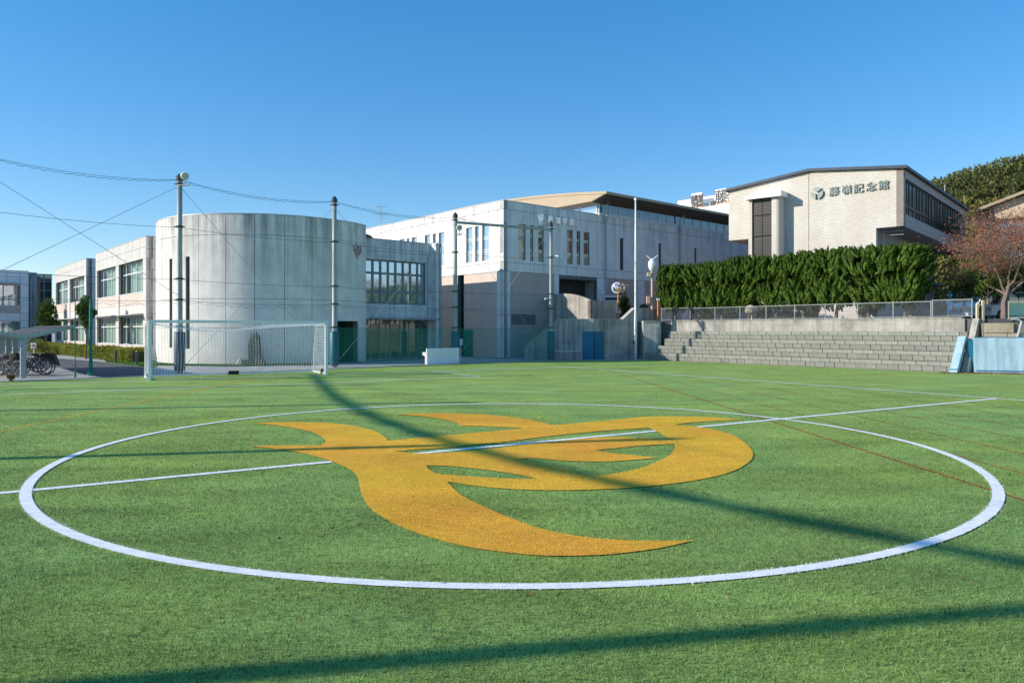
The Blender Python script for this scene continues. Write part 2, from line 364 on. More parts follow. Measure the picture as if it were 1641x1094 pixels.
def curtain(F, parent, a0, a1, z0, z1, y, amp=.07, wl=.34, m=None):
    n = max(4, int((a1 - a0) / .05)); mb = MB()
    for i in range(n + 1):
        x = a0 + (a1 - a0) * i / n; yy = y + amp * math.sin(x * 2 * math.pi / wl) + amp * .5 * math.sin(x * 2.9)
        mb.v += [(x, yy, z0), (x, yy, z1)]
    mb.f = [(2*i, 2*i+2, 2*i+3, 2*i+1) for i in range(n)]
    mb.obj('curtain', m or M['curtain'], parent, F.M, smooth=True)
def leafcloud(P, D, L, W, jit=.5, seed=0):
    """elongated two-triangle leaves at points P, pointing along D"""
    g = np.random.default_rng(seed); n = len(P)
    D = D + g.normal(0, jit, (n, 3)); D /= np.linalg.norm(D, axis=1)[:, None] + 1e-9
    S = np.cross(D, g.normal(0, 1, (n, 3))); S /= np.linalg.norm(S, axis=1)[:, None] + 1e-9
    l = L * g.uniform(.7, 1.3, n)[:, None]; w_ = W * g.uniform(.7, 1.3, n)[:, None]
    V = np.stack([P - D * l * .5, P + S * w_ * .5, P + D * l * .5, P - S * w_ * .5], 1).reshape(-1, 3)
    return V
def cloudmesh(name, V, m, extra=None):
    n = len(V) // 4; me = bpy.data.meshes.new(name)
    vs = V; nf = n
    me.vertices.add(len(vs)); me.vertices.foreach_set('co', vs.astype(np.float32).ravel())
    me.loops.add(4 * n); me.loops.foreach_set('vertex_index', np.arange(4 * n, dtype=np.int32))
    me.polygons.add(n); me.polygons.foreach_set('loop_start', np.arange(0, 4 * n, 4, dtype=np.int32))
    me.materials.append(m); me.update(calc_edges=True); return me
def sph(n, g):
    v = g.normal(0, 1, (n, 3)); return v / np.linalg.norm(v, axis=1)[:, None]
def lumpy_crown(center, rad, lumps, per, L, W, seed, flat=.0):
    g = np.random.default_rng(seed); P = []; D = []
    for i in range(lumps):
        d = sph(1, g)[0]; c = np.array(center) + d * np.array(rad) * g.uniform(.35, .85)
        r = g.uniform(.25, .45) * np.array(rad).mean()
        q = sph(per, g); P.append(c + q * r * g.uniform(.75, 1.05, (per, 1))); D.append(q + [0, 0, .3])
    return leafcloud(np.concatenate(P), np.concatenate(D), L, W, .6, seed)

# ------------------------------------------------------------------ ground and field
def sheet(name, pts, z, m, kind='structure', thick=0):
    pts = [Vector((p[0], p[1], z)) for p in pts]
    tri = geometry.tessellate_polygon([pts])
    def up(t):
        a, b, c = (pts[i] for i in t); return tuple(t) if (b - a).cross(c - a).z > 0 else tuple(reversed(t))
    mb = MB().add(pts, [up(t) for t in tri]); return mb.obj(name, m, kind=kind)
sheet('ground', [(-700, -300), (900, -300), (900, 1500), (-700, 1500)], -.02, M['pavement'])
turf_edge = [(-45, 6), (-33, 18.5), (-20.5, 29.0), (-16.5, 32.6), (-9.35, 38.9), (-3.5, 44.8), (.4, 48.2), (5.3, 50.1), (9.5, 50.9)]
turf_pts = turf_edge + [(21.6, 35.6), (30, 32), (48, 22), (48, -25), (-45, -25)]
sheet('artificial_turf', turf_pts, 0, M['turf'])
kerb = MB()
for p, q in zip(turf_edge[2:-1], turf_edge[3:]):
    p = Vector((*p, 0)); q = Vector((*q, 0)); n = (q - p).normalized().cross(Vector((0, 0, 1)))
    if n.y < 0: n = -n
    kerb.prism([p, q, q + n * .14, p + n * .14], (0, 0, .035))
kerb.obj('kerb', M['curb'], kind='structure')
sheet('asphalt_and_shadow', [gp(-140, 585), gp(0, 577), gp(88, 573.5), gp(150, 578), gp(215, 586), gp(236, 590), gp(236, 602.4), gp(170, 604.5), gp(128, 598), gp(96, 588), gp(40, 590), gp(-100, 600)], -.012, M['asphalt'])  # dark asphalt, with a cast shadow over part of it coloured in
FC = Vector((0.0, 13.2, 0)); FX = Vector((.855, .5186, 0)).normalized(); FY = Vector((-FX.y, FX.x, 0)); RAD = 7.32
def fp(x, y, z=0): p = FC + FX * x + FY * y; return Vector((p.x, p.y, z))
def line_strip(name, p, q, wd, z, m):
    p = Vector(p); q = Vector(q); n = (q - p).normalized().cross(Vector((0, 0, 1))) * wd / 2; n.z = 0
    k = max(2, int((q - p).length / .5)); P = [p.lerp(q, i / k) for i in range(k + 1)]; mb = MB()
    for a in P: mb.v += [(a.x - n.x, a.y - n.y, z), (a.x + n.x, a.y + n.y, z)]
    mb.f = [(2*i, 2*i+1, 2*i+3, 2*i+2) for i in range(k)]
    return mb.obj(name, m, kind='structure')
LW = .145
def fx_of(px, py): return (gp(px, py) - FC).dot(FX)
TX = 17.15; GY = 22.2; BY = 17.15
half = [(-30, fx_of(531, 740)), (fx_of(652, 724.8), fx_of(1041, 686.3)), (fx_of(1092, 681.2), TX)]
for a, b in half: line_strip('halfway_line', fp(a, 0), fp(b, 0), LW, .008, M['turf_white'])
line_strip('touchline', fp(TX, -30), fp(TX, GY + LW / 2), LW, .012, M['turf_white'])
line_strip('goal_line', fp(-32, GY), fp(TX, GY), LW * .8, .008, M['turf_white'])
line_strip('goal_area_line', fp(-32, BY), fp(8.75, BY), LW * .8, .008, M['turf_white'])
line_strip('goal_area_line', fp(8.75, BY - .06), fp(8.75, GY), LW * .8, .012, M['turf_white'])
mb = MB(); N = 240
for i in range(N):
    a = 2 * math.pi * i / N; c, s = math.cos(a), math.sin(a)
    for r in (RAD - .066, RAD + .066): mb.v.append((FC.x + r * c, FC.y + r * s, .012))
mb.f = [(2*i, 2*i+1, (2*i+3) % (2*N), (2*i+2) % (2*N)) for i in range(N)]
mb.obj('centre_circle_line', M['turf_white'], kind='structure')
LD = Vector((-.0432, .999, 0))
lanes = [6.61 + 1.235 * i for i in range(7)]
for x in lanes:
    line_strip('lane_line', Vector((x, 0, 0)) - LD * 8, Vector((x, 0, 0)) + LD * (39 if x < 9 else 33 - (x - 9) * 1.5), .055 if x < 6.7 else .032, .004, M['turf_red'])
line_strip('lane_line', Vector((-9.8, 0, 0)) - LD * 4, Vector((-9.8, 0, 0)) + LD * 34, .07, .004, M['turf_orange'])
for px, py in ((1220, 590.5), (1247, 591.5), (1255, 590.5), (1276, 593)):
    p = gp(px, py); line_strip('lane_mark', p, p + LD * 1.6, .06, .004, M['turf_red'])
# emblem laid in orange turf
E0 = [(404.9,678.2),(444,676.8),(486,676.6),(528,678.2),(556,681),(578.7,684.7),(598.3,690.3),(612.3,696.4),(620.2,703.5),(620.7,707),(654.4,703.7),(696.4,699.5),(738.5,695.9),(780.5,692.2),(820,688.5),(838,686.9),(820,685.2),(780.5,683.6),(738.5,682.4),(732.9,678.2),(721.7,674.3),(696.4,669.8),(668.4,666.4),(634.7,664.2),(682.4,662.2),(724.4,662.6),(766.5,663.9),(808,667.3),(836,670.7),(864,675.4),(885.1,681.9),(948.2,676.3),(990.3,672.6),(1012.7,669.8),(1032.3,667.8),(1060.3,667.4),(1102.4,667.8),(1144.4,669.2),(1172.5,671.2),(1190.7,672.6),(1166.9,674),(1130.4,675.7),(1102.4,677.7),(1080,681),(1116.4,683.8),(1150,689.7),(1172.5,696.4),(1189.3,705.7),(1200.5,715.5),(1207.5,726.7),(1206,735),(1197.7,743.5),(1180.9,753.4),(1158.5,761.2),(1124.8,768.8),(1088.4,774.4),(1046.3,779.4),(1004.3,782.8),(948.2,785.6),(892,786.6),(836,785.6),(780.5,781.8),(752.5,778),(716,772.4),(732.9,789.8),(752.5,801.9),(780.5,814.8),(822,832.8),(864.1,848.1),(906.2,857.1),(948.2,863.2),(990.3,866.3),(1032.3,867.7),(1074.4,867.9),(1113.6,866.9),(1088.4,872.5),(1060.3,878.9),(1018.3,885.1),(976.2,889.6),(920.2,892.1),(864.1,891.5),(822,887.6),(780,882.4),(752.5,878.1),(710.4,868.3),(668.4,855.1),(634.7,841.7),(606.7,826.2),(589.9,812.2),(580,795.4),(575.9,781.4),(575.3,770.2),(570.3,760.4),(560.4,752),(542.2,743.5),(517,734.3),(486.2,726.7),(449.7,720.3),(416,716.9),(399,715.3),(444,714.4),(494.6,714.1),(514.2,714.1),(521.2,709.9),(521.2,704.3),(511.4,697.3),(494.6,691.1),(472.1,686.1),(444.1,681.9)]
H1 = [(633.3,723.9),(680,719.8),(724.4,716.6),(780,711.5),(820,707),(864.1,701.2),(920.2,695),(976.2,690.1),(1040.7,685.8),(1060.3,695.9),(1074.4,705.1),(1032.3,702.3),(990.3,700.6),(948.2,702.3),(892.1,707.1),(836.1,714.1),(780,720.3),(738.5,724.8),(682.4,727.3),(650,726.3)]
H2 = [(953.8,722),(990.3,718.3),(1032.3,714.1),(1080,711.9),(1082.2,716.9),(1077.2,726.7),(1063.2,736.5),(1032.3,749.1),(998.7,757.6),(970.6,761.8),(945.4,763.7),(934.2,762.6),(906.2,752),(878.1,745.8),(827.7,736.5),(855.7,734.3),(892.1,737.9),(934.2,740.2),(976.2,740.2),(1018.3,737.4),(1054.7,734.3),(1018.3,730.4),(981.8,726.7)]
H3 = [(682.4,746.3),(690.8,754.8),(699.2,759.8),(738.5,763.2),(780.5,766),(820,768.2),(861.3,767.9),(836.1,761.8),(820,759.5),(780.5,753.4),(724.4,747.2)]
def smooth(poly):                                   # one round of corner cutting, sharp tips kept
    n = len(poly); out = []
    for i in range(n):
        p, c, q = (Vector(poly[j % n]) for j in (i - 1, i, i + 1))
        if (c - p).angle(q - c) > 1.0: out.append(c.copy())
        else: out += [c.lerp(p, .22), c.lerp(q, .22)]
    return out
loops = [smooth([gp(*p).xy for p in L]) for L in (E0, H1, H2, H3)]
def emblem_mesh(mb, loops, z, thick, flip=1.0):
    L3 = [[Vector((p[0] * flip, p[1], 0)) for p in L] for L in loops]
    flat = [p for L in L3 for p in L]; n = len(flat); tri = geometry.tessellate_polygon(L3)
    if thick == 0:
        fs = [tuple(t) if (flat[t[1]] - flat[t[0]]).cross(flat[t[2]] - flat[t[0]]).z > 0 else tuple(reversed(t)) for t in tri]
        return mb.add([(p.x, p.y, z) for p in flat], fs)
    fs = [tuple(t) for t in tri] + [tuple(i + n for i in t) for t in tri]; o = 0
    for L in L3:
        m = len(L); fs += [(o + i, o + (i + 1) % m, o + (i + 1) % m + n, o + i + n) for i in range(m)]; o += m
    return mb.add([(p.x, p.y, z) for p in flat] + [(p.x, p.y, z + thick) for p in flat], fs)
emblem_mesh(MB(), loops, .012, 0).obj('turf_emblem', M['turf_orange'], kind='structure')
def wall_emblem(F, a, z, size, y, m, parent):       # the same bird emblem, small, standing on a wall
    c = Vector((.1, 12.6)); L = [[((p[0] - c.x) * size / 8.2, (p[1] - c.y) * size / 8.2) for p in lp] for lp in loops]
    mb = MB(); emblem_mesh(mb, L, 0, .06)
    mb.v = [(v[0], v[2], v[1]) for v in mb.v]
    mb.obj('emblem', m, parent, F.M @ T(a, y - .06, z))
# pile of the artificial turf: real blades close to the camera
def inside(P, L):
    x, y = P[:, 0], P[:, 1]; r = np.zeros(len(P), bool); n = len(L)
    for i in range(n):
        x0, y0 = L[i - 1]; x1, y1 = L[i]
        c = ((y0 > y) != (y1 > y)); 
        if y1 != y0: r ^= c & (x < (x1 - x0) * (y - y0) / (y1 - y0) + x0)
    return r
def pile():
    g = np.random.default_rng(3); Q = []
    for y0, y1, dens in ((3.7, 5.0, 5200), (5.0, 6.5, 4000), (6.5, 8.5, 2800), (8.5, 11, 1700), (11, 14, 1000), (14, 18, 520), (18, 24, 220)):
        hw = y1 * .76 + 1.5; n = int(dens * (y1 - y0) * 2 * hw); p = np.c_[g.uniform(-hw, hw, n), g.uniform(y0, y1, n)]
        Q.append(p[np.abs(p[:, 0]) < p[:, 1] * .74 + 1.6])
    P = np.concatenate(Q); n = len(P)
    d = P - np.array(FC.xy); r = np.hypot(d[:, 0], d[:, 1]); fxx = d @ np.array(FX.xy); fyy = d @ np.array(FY.xy)
    mi = np.zeros(n, np.int32)
    for x in lanes:
        off = P[:, 0] + .0432 * P[:, 1] - x; mi[np.abs(off) < .025] = 3
    Pj = P + g.normal(0, .012, P.shape); em = inside(Pj, loops[0]) & ~inside(Pj, loops[1]) & ~inside(Pj, loops[2]) & ~inside(Pj, loops[3]); mi[em] = 2
    for a, b in half: mi[(np.abs(fyy) < LW / 2) & (fxx > a) & (fxx < b)] = 1
    mi[np.abs(r - RAD) < .085 + g.normal(0, .012, n)] = 1
    keep = (mi == 0) | (mi == 3) | (g.random(n) < np.where((mi == 1) & (np.abs(r - RAD) < .05), .5, .85)); P = P[keep]; mi = mi[keep]; n = len(P)
    far = np.clip((P[:, 1] - 3.7) / 12, 0, 1)
    L = (g.uniform(.022, .05, n) * (1 - .2 * far)); W = .0017 + .0036 * far + g.uniform(0, .0013, n)
    L[(mi == 1) | (mi == 2)] *= .5; L[mi == 1] *= .7; az = g.normal(.6, 1.3, n) + 2.2 * np.sin(P[:, 0] * .9) * .3; lean = g.uniform(.3, 1.15, n); lean[(mi == 1) | (mi == 2)] = g.uniform(.7, 1.35, int(((mi == 1) | (mi == 2)).sum()))
    h = np.c_[np.cos(az) * np.sin(lean), np.sin(az) * np.sin(lean), np.cos(lean)]
    yaw = g.uniform(0, math.pi, n); s = np.c_[np.cos(yaw), np.sin(yaw), np.zeros(n)] * W[:, None]
    b = np.c_[P, np.where((mi == 1) | (mi == 2), .010, -.004)]
    V = np.stack([b - s, b + s, b + h * L[:, None]], 1).reshape(-1, 3)
    me = bpy.data.meshes.new('turf_pile'); me.vertices.add(3 * n); me.vertices.foreach_set('co', V.astype(np.float32).ravel())
    me.loops.add(3 * n); me.loops.foreach_set('vertex_index', np.arange(3 * n, dtype=np.int32))
    me.polygons.add(n); me.polygons.foreach_set('loop_start', np.arange(0, 3 * n, 3, dtype=np.int32))
    for k_ in ('turf_blade', 'white_blade', 'orange_blade', 'turf_red'): me.materials.append(M[k_])
    me.polygons.foreach_set('material_index', mi); me.update(calc_edges=True)
    link(bpy.data.objects.new('turf_pile', me), kind='stuff')
pile()

# ------------------------------------------------------------------ gymnasium in the middle
U = Vector((.757, .653)).normalized(); V_ = Vector((-U.y, U.x)); G0 = (-.63, 54.4)
gym = root('gymnasium', (G0[0], G0[1], 0), 'big pale concrete hall with a curved tan roof and lettering on its upper wall', 'building')
Fr = Fac(G0, U); Fl = Fac(G0, -V_); HG = 11.74; ZB = 6.47
wr = []
for x0, x1 in ((831.3, 842.6), (849.4, 854.6), (861.8, 871.4), (908.6, 918.1), (924.4, 930), (935.3, 944.8)): wr.append((Fr.a(x0), Fr.a(x1), 7.4, 10.15))
slits = [(Fr.a(a), Fr.a(b), Fr.z(a, 432.5), Fr.z(a, t)) for a, b, t in ((993.6, 998.9, 381.3), (1055.6, 1059.5, 389.7), (1112.7, 1116, 397.2))]
void = (Fr.a(896), Fr.a(957), -1, 6.2); pil = Fr.a(817.5)
# structural walls behind the panels
wall_h = wr + slits + [void]
MB().slab(0, 42, 0, HG, .05, .4, wall_h).obj('wall', M['joint'], gym, Fr.M)
wl = []
for x0, x1 in ((747, 757), (761.5, 767.2), (772.5, 783), (681, 689), (693.8, 698.3), (703, 711.6), (640.8, 648.8), (652, 656), (660, 668)): wl.append((Fl.a(x0), Fl.a(x1), 7.4, 10.15))
slot = (Fl.a(733), Fl.a(743), 0, ZB)
MB().slab(-24, -.0, 0, HG, .05, .4, wl + [slot]).obj('wall', M['joint'], gym, Fl.M)
MB().box(.4, 42, .4, 24, HG - .35, HG - .2).obj('flat_roof', M['roof_grey'], gym, Fr.M)
MB().box(1.4, 41, 1.4, 23.5, 0, HG - .5).obj('interior', M['interior'], gym, Fr.M)
MB().slab(-24, -.0, HG, HG + .05, -.03, .42).obj('coping', M['steel'], gym, Fl.M)
MB().slab(.0, Fr.a(958), HG, HG + .05, -.02, .42).obj('coping', M['steel'], gym, Fr.M)
jr = [0, pil] + [Fr.a(p) for p in (838, 849.7, 856.3, 871.4, 886, 896, 909, 924.4, 930.6, 958)] + [Fr.a(p) for p in (985, 999, 1032, 1060, 1093, 1117, 1143, 1170)] + [38, 42]
panels(Fr, gym, M['gym_concrete'], jr, [ZB, 7.15, 11.1, HG], wr + slits + [void], 0)
jl = [-24, -21.6, -19.2, -16.8] + sorted(Fl.a(p) for p in (668, 681, 693.5, 698.6, 725.5, 746.5, 761.3, 767.4, 783.5, 797)) + [0]
jl = sorted(set(jl))
panels(Fl, gym, M['gym_concrete'], jl, [ZB, 7.15, 11.1, HG], wl, 0)
pl = Fl.a(796.4)
panels(Fl, gym, M['gym_concrete'], [pl, 0], [0, 3.2, ZB], [], 0); panels(Fr, gym, M['gym_concrete'], [0, pil], [0, 3.2, ZB], [], 0)
e0, e1 = Fr.a(945), Fr.a(971)
panels(Fr, gym, M['gym_concrete'], [void[1], Fr.a(958.5), e1], [0, 3.2, ZB], [], 0)
panels(Fr, gym, M['gym_concrete'], [Fr.a(1022), Fr.a(1033)], [0, 3.2, ZB], [], 0); panels(Fr, gym, M['gym_concrete'], [Fr.a(1093), Fr.a(1103)], [0, 3.2, ZB], [], 0)
panels(Fr, gym, M['gym_concrete'], [Fr.a(888), void[0]], [0, 3.2, ZB], [], 0)
vent = (pil + .12, pil + 2.6, 2.5, 3.3)
for a0, a1, F, mt, hs in ((pil, Fr.a(888), Fr, 'taupe_tile', [vent]), (e1, Fr.a(1022), Fr, 'taupe_tile', []), (Fr.a(1033), Fr.a(1093), Fr, 'taupe_tile', []), (Fr.a(1103), 42, Fr, 'taupe_tile', []),
                       (-24, slot[0], Fl, 'pink_tile', []), (slot[1], pl, Fl, 'pink_tile', [])):
    MB().slab(a0 + .01, a1 - .01, 0, ZB - .02, .03, .05 - .004, hs).obj('tiled_wall', M[mt], gym, F.M)
vw = MB().slab(vent[0], vent[1], vent[2], vent[3], .0, .04, [(vent[0] + .05, (vent[0] + vent[1]) / 2 - .03, 2.56, 3.24), ((vent[0] + vent[1]) / 2 + .03, vent[1] - .05, 2.56, 3.24)]).obj('vent', M['frame_grey'], gym, Fr.M)
for i in range(7): MB().box(vent[0] + .05, vent[1] - .05, .012, .028, 2.6 + i * .09, 2.64 + i * .09).obj('slat', M['frame_grey'], vw, Fr.M)
MB().slab(slot[0], slot[1], 0, ZB, .5, .6).obj('recess_door', M['pad_navy'], gym, Fl.M)
# void with inner walls
MB().add([(void[0], .4, 0), (void[0], 6, 0), (void[0], 6, 6.2), (void[0], .4, 6.2), (void[1], .4, 0), (void[1], 6, 0), (void[1], 6, 6.2), (void[1], .4, 6.2)],
         [(0, 1, 2, 3), (4, 7, 6, 5), (1, 5, 6, 2), (3, 2, 6, 7)]).obj('porch_wall', M['retaining'], gym, Fr.M)
bl = ['glass_blue', 'glass_blue', 'blind_pale']
for i, h in enumerate(wl):
    n = 1
    window(Fl, gym, h[0], h[1], h[2], h[3], [0, 1], [0, .25, .31, .61, .67, 1], .11, M['frame_white'], M['glass_blue'], .05, panes=[M['glass_blue']])
    for q in range(4):
        MB().box(h[0] + .08, h[1] - .08, .10, .118, 7.5 + q * .15, 7.53 + q * .15).obj('louver', M['frame_white'], gym, Fl.M)
pm = [['glass_beige'] * 3, ['glass_beige'] * 3, ['glass_beige', 'glass_dark', 'glass_beige'], ['glass_beige', 'glass_brown', 'glass_brown'], ['glass_beige', 'glass_brown', 'glass_brown'], ['glass_beige', 'glass_brown', 'glass_brown']]
for h, ms in zip(wr, pm):
    P = [M[x] for x in ms]; window(Fr, gym, h[0], h[1], h[2], h[3], [0, 1], [0, .27, .33, .70, .75, 1], .16, M['frame_white'], None, .05, panes=[P[0], M['frame_white'], P[1], M['frame_white'], P[2]])
for h in slits: window(Fr, gym, h[0], h[1], h[2], h[3], [0, 1], [0, .5, 1], .2, M['frame_grey'], M['glass_dark'], .05)
# clerestory under the curved roof
c1 = Fr.a(960); Fc = Fr.shift(c1, .04); FcE = Fac((Fc.o.x, Fc.o.y), -V_)
npn = 23
MB().slab(0, 42 - c1, HG, HG + .14, -.06, .3).obj('ledge', M['frame_white'], gym, Fc.M); MB().slab(-30, -.3, HG, HG + .14, -.06, .3).obj('ledge', M['frame_white'], gym, FcE.M)
for i in range(npn):
    window(Fc, gym, .1 + i * 1.33, .1 + (i + 1) * 1.33 - .02, 11.9, 12.76, [0, 1], [0, 1], .05, M['frame_white'], M['glass_dark'], .12)
for i in range(10):
    window(FcE, gym, -.2 - (i + 1) * 2.1, -.22 - i * 2.1, 11.9, 12.76, [0, 1], [0, 1], .05, M['frame_white'], M['glass_blue'], .12)
MB().box(c1 + .4, 42, .45, 33, HG, 12.74).obj('clerestory_core', M['interior'], gym, Fr.M)
def arc(s): return 14.46 - .0033 * (s - 17) ** 2
prof = [(-1.63, 13.25), (0, 12.78), (34, 12.78), (35.63, 13.25)] + [(s, arc(s)) for s in np.linspace(35.63, -1.63, 26)]
r0 = Fr.a(948.3)
MB().prism([(r0, float(s), float(z)) for s, z in prof], (34, 0, 0)).obj('curved_roof', M['roof_tan'], gym, Fr.M)
MB().prism([(r0 + .02, -1.60, 13.20), (r0 + .02, .02, 12.74), (r0 + .02, .02, 12.70), (r0 + .02, -1.60, 13.16)], (33.9, 0, 0)).obj('soffit', M['soffit_shade'], gym, Fr.M)  # dark sheet: shade under the eave painted in as brown
eb = MB(); q = [(float(s), arc(float(s))) for s in np.linspace(-1.66, 35.66, 27)]
for (s0, z0), (s1, z1) in zip(q, q[1:]): eb.prism([(r0 - .06, s0, z0 - .16), (r0 - .06, s1, z1 - .16), (r0 - .06, s1, z1 + .05), (r0 - .06, s0, z0 + .05)], (34.1, 0, 0))
eb.obj('roof_edge', M['roof_tan'], gym, Fr.M)
# emblem and letters
wall_emblem(Fr, Fr.a(865.5), Fr.z(865.5, 350), .58, 0, M['letter_metal'], gym)
letters('藤嶺学園', Fr, [(Fr.a(p), Fr.z(p, q_)) for p, q_ in ((880, 351.5), (892, 353.5), (903, 354.5), (914.3, 356.3))], .58, .16, 0, M['letter_metal'], gym, .006)
# downpipes
for px, zt in ((969, 12.6), (1087.5, 12.4)):
    a = Fr.a(px); pp = MB().tube([(a, -.16, 2.4), (a, -.16, 11.7), (a, -.16, zt)], .07, 8).tube([(a, -.16, zt), (a + .35, -.5, zt + .45)], .045, 6)
    pp.box(a - .14, a + .14, -.3, 0, 11.25, 11.75); pp.obj('downpipe', M['steel_light'], gym, Fr.M)
ww = MB().tube([(-3.6, -.01, 4.4), (-3.6, -.3, 4.4)], .16, 8); 
MB().box(Fl.a(705), Fl.a(710), -.25, 0, 4.3, 4.6).obj('wall_lamp', M['sign_white'], gym, Fl.M)
MB().box(Fr.a(963), Fr.a(966), -.25, 0, Fr.z(964, 471), Fr.z(964, 466)).obj('wall_lamp', M['sign_white'], gym, Fr.M)
# added green panel standing in for the net's tint over this wall
MB().box(Fl.a(744), Fl.a(757), -.06, .02, 0, 2.1).obj('net_tint_panel', M['net_bundle'], gym, Fl.M)

# ------------------------------------------------------------------ drum shaped concrete hall and its entrance wing
DC = Vector((-16.6, 50.6)); DR = 7.27; DH = 8.98
drum = root('round_hall', (DC.x, DC.y, 0), 'round windowless concrete hall with slit windows and a small red emblem', 'building')
def dang(px):                                       # angle on the drum seen at a photo column
    k = kx(px); a = 1 + k * k; b = -2 * (k * DC.x + DC.y); c = DC.length_squared - DR * DR
    s = (-b - math.sqrt(max(b * b - 4 * a * c, 0))) / (2 * a); return math.atan2(s - DC.y, k * s - DC.x)
A0 = R(-195); A1 = dang(586.5)
doorA = (dang(541), dang(574))
sl = [(dang(271.5), dang(276), 1.0, 6.45), (dang(297.5), dang(304), .95, 6.5)]
def curved(mb, a0, a1, z0, z1, r0, r1, holes=()):
    hs = [h for h in holes if h[1] > a0 and h[0] < a1 and h[3] > z0 and h[2] < z1]
    n = max(1, int((a1 - a0) / R(1.6))); AA = sorted({a0, a1, *[a0 + (a1 - a0) * i / n for i in range(n + 1)], *[min(max(x, a0), a1) for h in hs for x in h[:2]]})
    ZZ = sorted({z0, z1, *[min(max(x, z0), z1) for h in hs for x in h[2:]]})
    def P(a, r, z): return (r * math.cos(a), r * math.sin(a), z)
    def solid(i, j):
        if i < 0 or j < 0 or i > len(AA) - 2 or j > len(ZZ) - 2: return False
        a = (AA[i] + AA[i+1]) / 2; z = (ZZ[j] + ZZ[j+1]) / 2; return not any(h[0] < a < h[1] and h[2] < z < h[3] for h in hs)
    for i in range(len(AA) - 1):
        for j in range(len(ZZ) - 1):
            if not solid(i, j): continue
            a, b, c, d = AA[i], AA[i+1], ZZ[j], ZZ[j+1]
            mb.add([P(a, r1, c), P(b, r1, c), P(b, r1, d), P(a, r1, d)], [(0, 1, 2, 3)])
            if not solid(i-1, j): mb.add([P(a, r1, c), P(a, r0, c), P(a, r0, d), P(a, r1, d)], [(3, 2, 1, 0)])
            if not solid(i+1, j): mb.add([P(b, r1, c), P(b, r0, c), P(b, r0, d), P(b, r1, d)], [(0, 1, 2, 3)])
            if not solid(i, j-1): mb.add([P(a, r1, c), P(b, r1, c), P(b, r0, c), P(a, r0, c)], [(3, 2, 1, 0)])
            if not solid(i, j+1): mb.add([P(a, r1, d), P(b, r1, d), P(b, r0, d), P(a, r0, d)], [(0, 1, 2, 3)])
    return mb
DM = T(DC.x, DC.y)
dh = sl + [(doorA[0], doorA[1], -1, 2.66)]
da = [A0, R(-180), R(-165), R(-150), R(-136), dang(318), dang(361.6), dang(408), dang(456), dang(500), dang(541), A1]
for i in range(len(da) - 1):
    for z0, z1 in ((0.02, 3.94), (3.94, 7.75), (7.75, DH)):
        curved(MB(), da[i] + .0022, da[i+1] - .0022, z0 + .012, z1 - .012, DR - .08, DR, dh).obj('concrete_panel', M['drum_concrete'], drum, DM)
curved(MB(), A0, A1, 0, DH - .02, DR - .4, DR - .04, dh).obj('wall', M['joint'], drum, DM)
curved(MB(), A0, A1, DH - .01, DH + .05, DR - .45, DR + .02).obj('coping', M['steel'], drum, DM)
curved(MB(), A0, A1, 0, DH - .3, .5, DR - .7, [(doorA[0] - .05, doorA[1] + .05, -1, 2.8)]).obj('interior', M['interior'], drum, DM)
MB().lathe([(DR - .4, DH - .4), (.01, DH - .3)], 48).obj('flat_roof', M['roof_grey'], drum, DM)
for s_ in sl:
    curved(MB(), s_[0], s_[1], s_[2], s_[3], DR - .38, DR - .3).obj('slit_window', M['glass_brown'], drum, DM)
# return wall and closing back wall of the drum block
pE = Vector((DR * math.cos(A1), DR * math.sin(A1))); 
MB().prism([(pE.x, pE.y, 0), (pE.x + V_.x * 9, pE.y + V_.y * 9, 0), (pE.x + V_.x * 9 - .4, pE.y + V_.y * 9, 0), (pE.x - .4, pE.y, 0)], (0, 0, DH)).obj('return_wall', M['wing_concrete'], drum, DM)
# recessed doorway below the drum
am = (doorA[0] + doorA[1]) / 2
Fd = Fac((DC.x + (DR - 1.3) * math.cos(doorA[0] - .03), DC.y + (DR - 1.3) * math.sin(doorA[0] - .03)), (math.cos(am + R(90)), math.sin(am + R(90))))
window(Fd, drum, 0, 2.6, 0, 2.66, [0, .3, .62, 1], [0, .8, 1], 0, M['frame_bronze'], M['glass_dark'], .07)
# emblem on the drum
ea = dang(572.6); Fem = Fac((DC.x + DR * math.cos(ea), DC.y + DR * math.sin(ea)), (-math.sin(ea), math.cos(ea)))
mbE = MB(); cE = Vector((.1, 12.6))
LL = [[((p[0] - cE.x) * .13, (p[1] - cE.y) * .16) for p in lp] for lp in loops]; emblem_mesh(mbE, LL, 0, .05)
mbE.v = [(v[0] * .72, v[2], v[1] * .52) for v in mbE.v]
mbE.obj('emblem', M['emblem_red'], drum, Fem.M @ T(0, -.06, Fem.z(572.6, 402.5)))
# entrance wing
WO = Vector((kx(586) * 50.4, 50.4)); wing = root('entrance_wing', (WO.x, WO.y, 0), 'lower concrete entrance wing with a grid window above glazed doors', 'building')
Fw = Fac((WO.x, WO.y), U); HW = 8.42; aw = Fw.a(685); a_l = -.6
wo = (Fw.a(586.3), Fw.a(682), Fw.z(640, 487), Fw.z(640, 419)); dz = Fw.z(640, 512)
do = (a_l, Fw.a(683), -1, dz)
panels(Fw, wing, M['wing_concrete'], [a_l, Fw.a(592), Fw.a(625), Fw.a(632), Fw.a(650), Fw.a(672), aw], [dz, wo[2] - .02, wo[3] + .02, 7.6, HW], [wo, do], 0)
MB().slab(a_l, aw, 0, HW - .02, .05, .4, [wo, do]).obj('wall', M['joint'], wing, Fw.M)
e = Fw.P(aw); Fch = Fac((e.x, e.y), (Vector((kx(704) * 53.4, 53.4)) - Vector((e.x, e.y)))); lc = (Vector((kx(704) * 53.4, 53.4)) - Vector((e.x, e.y))).length
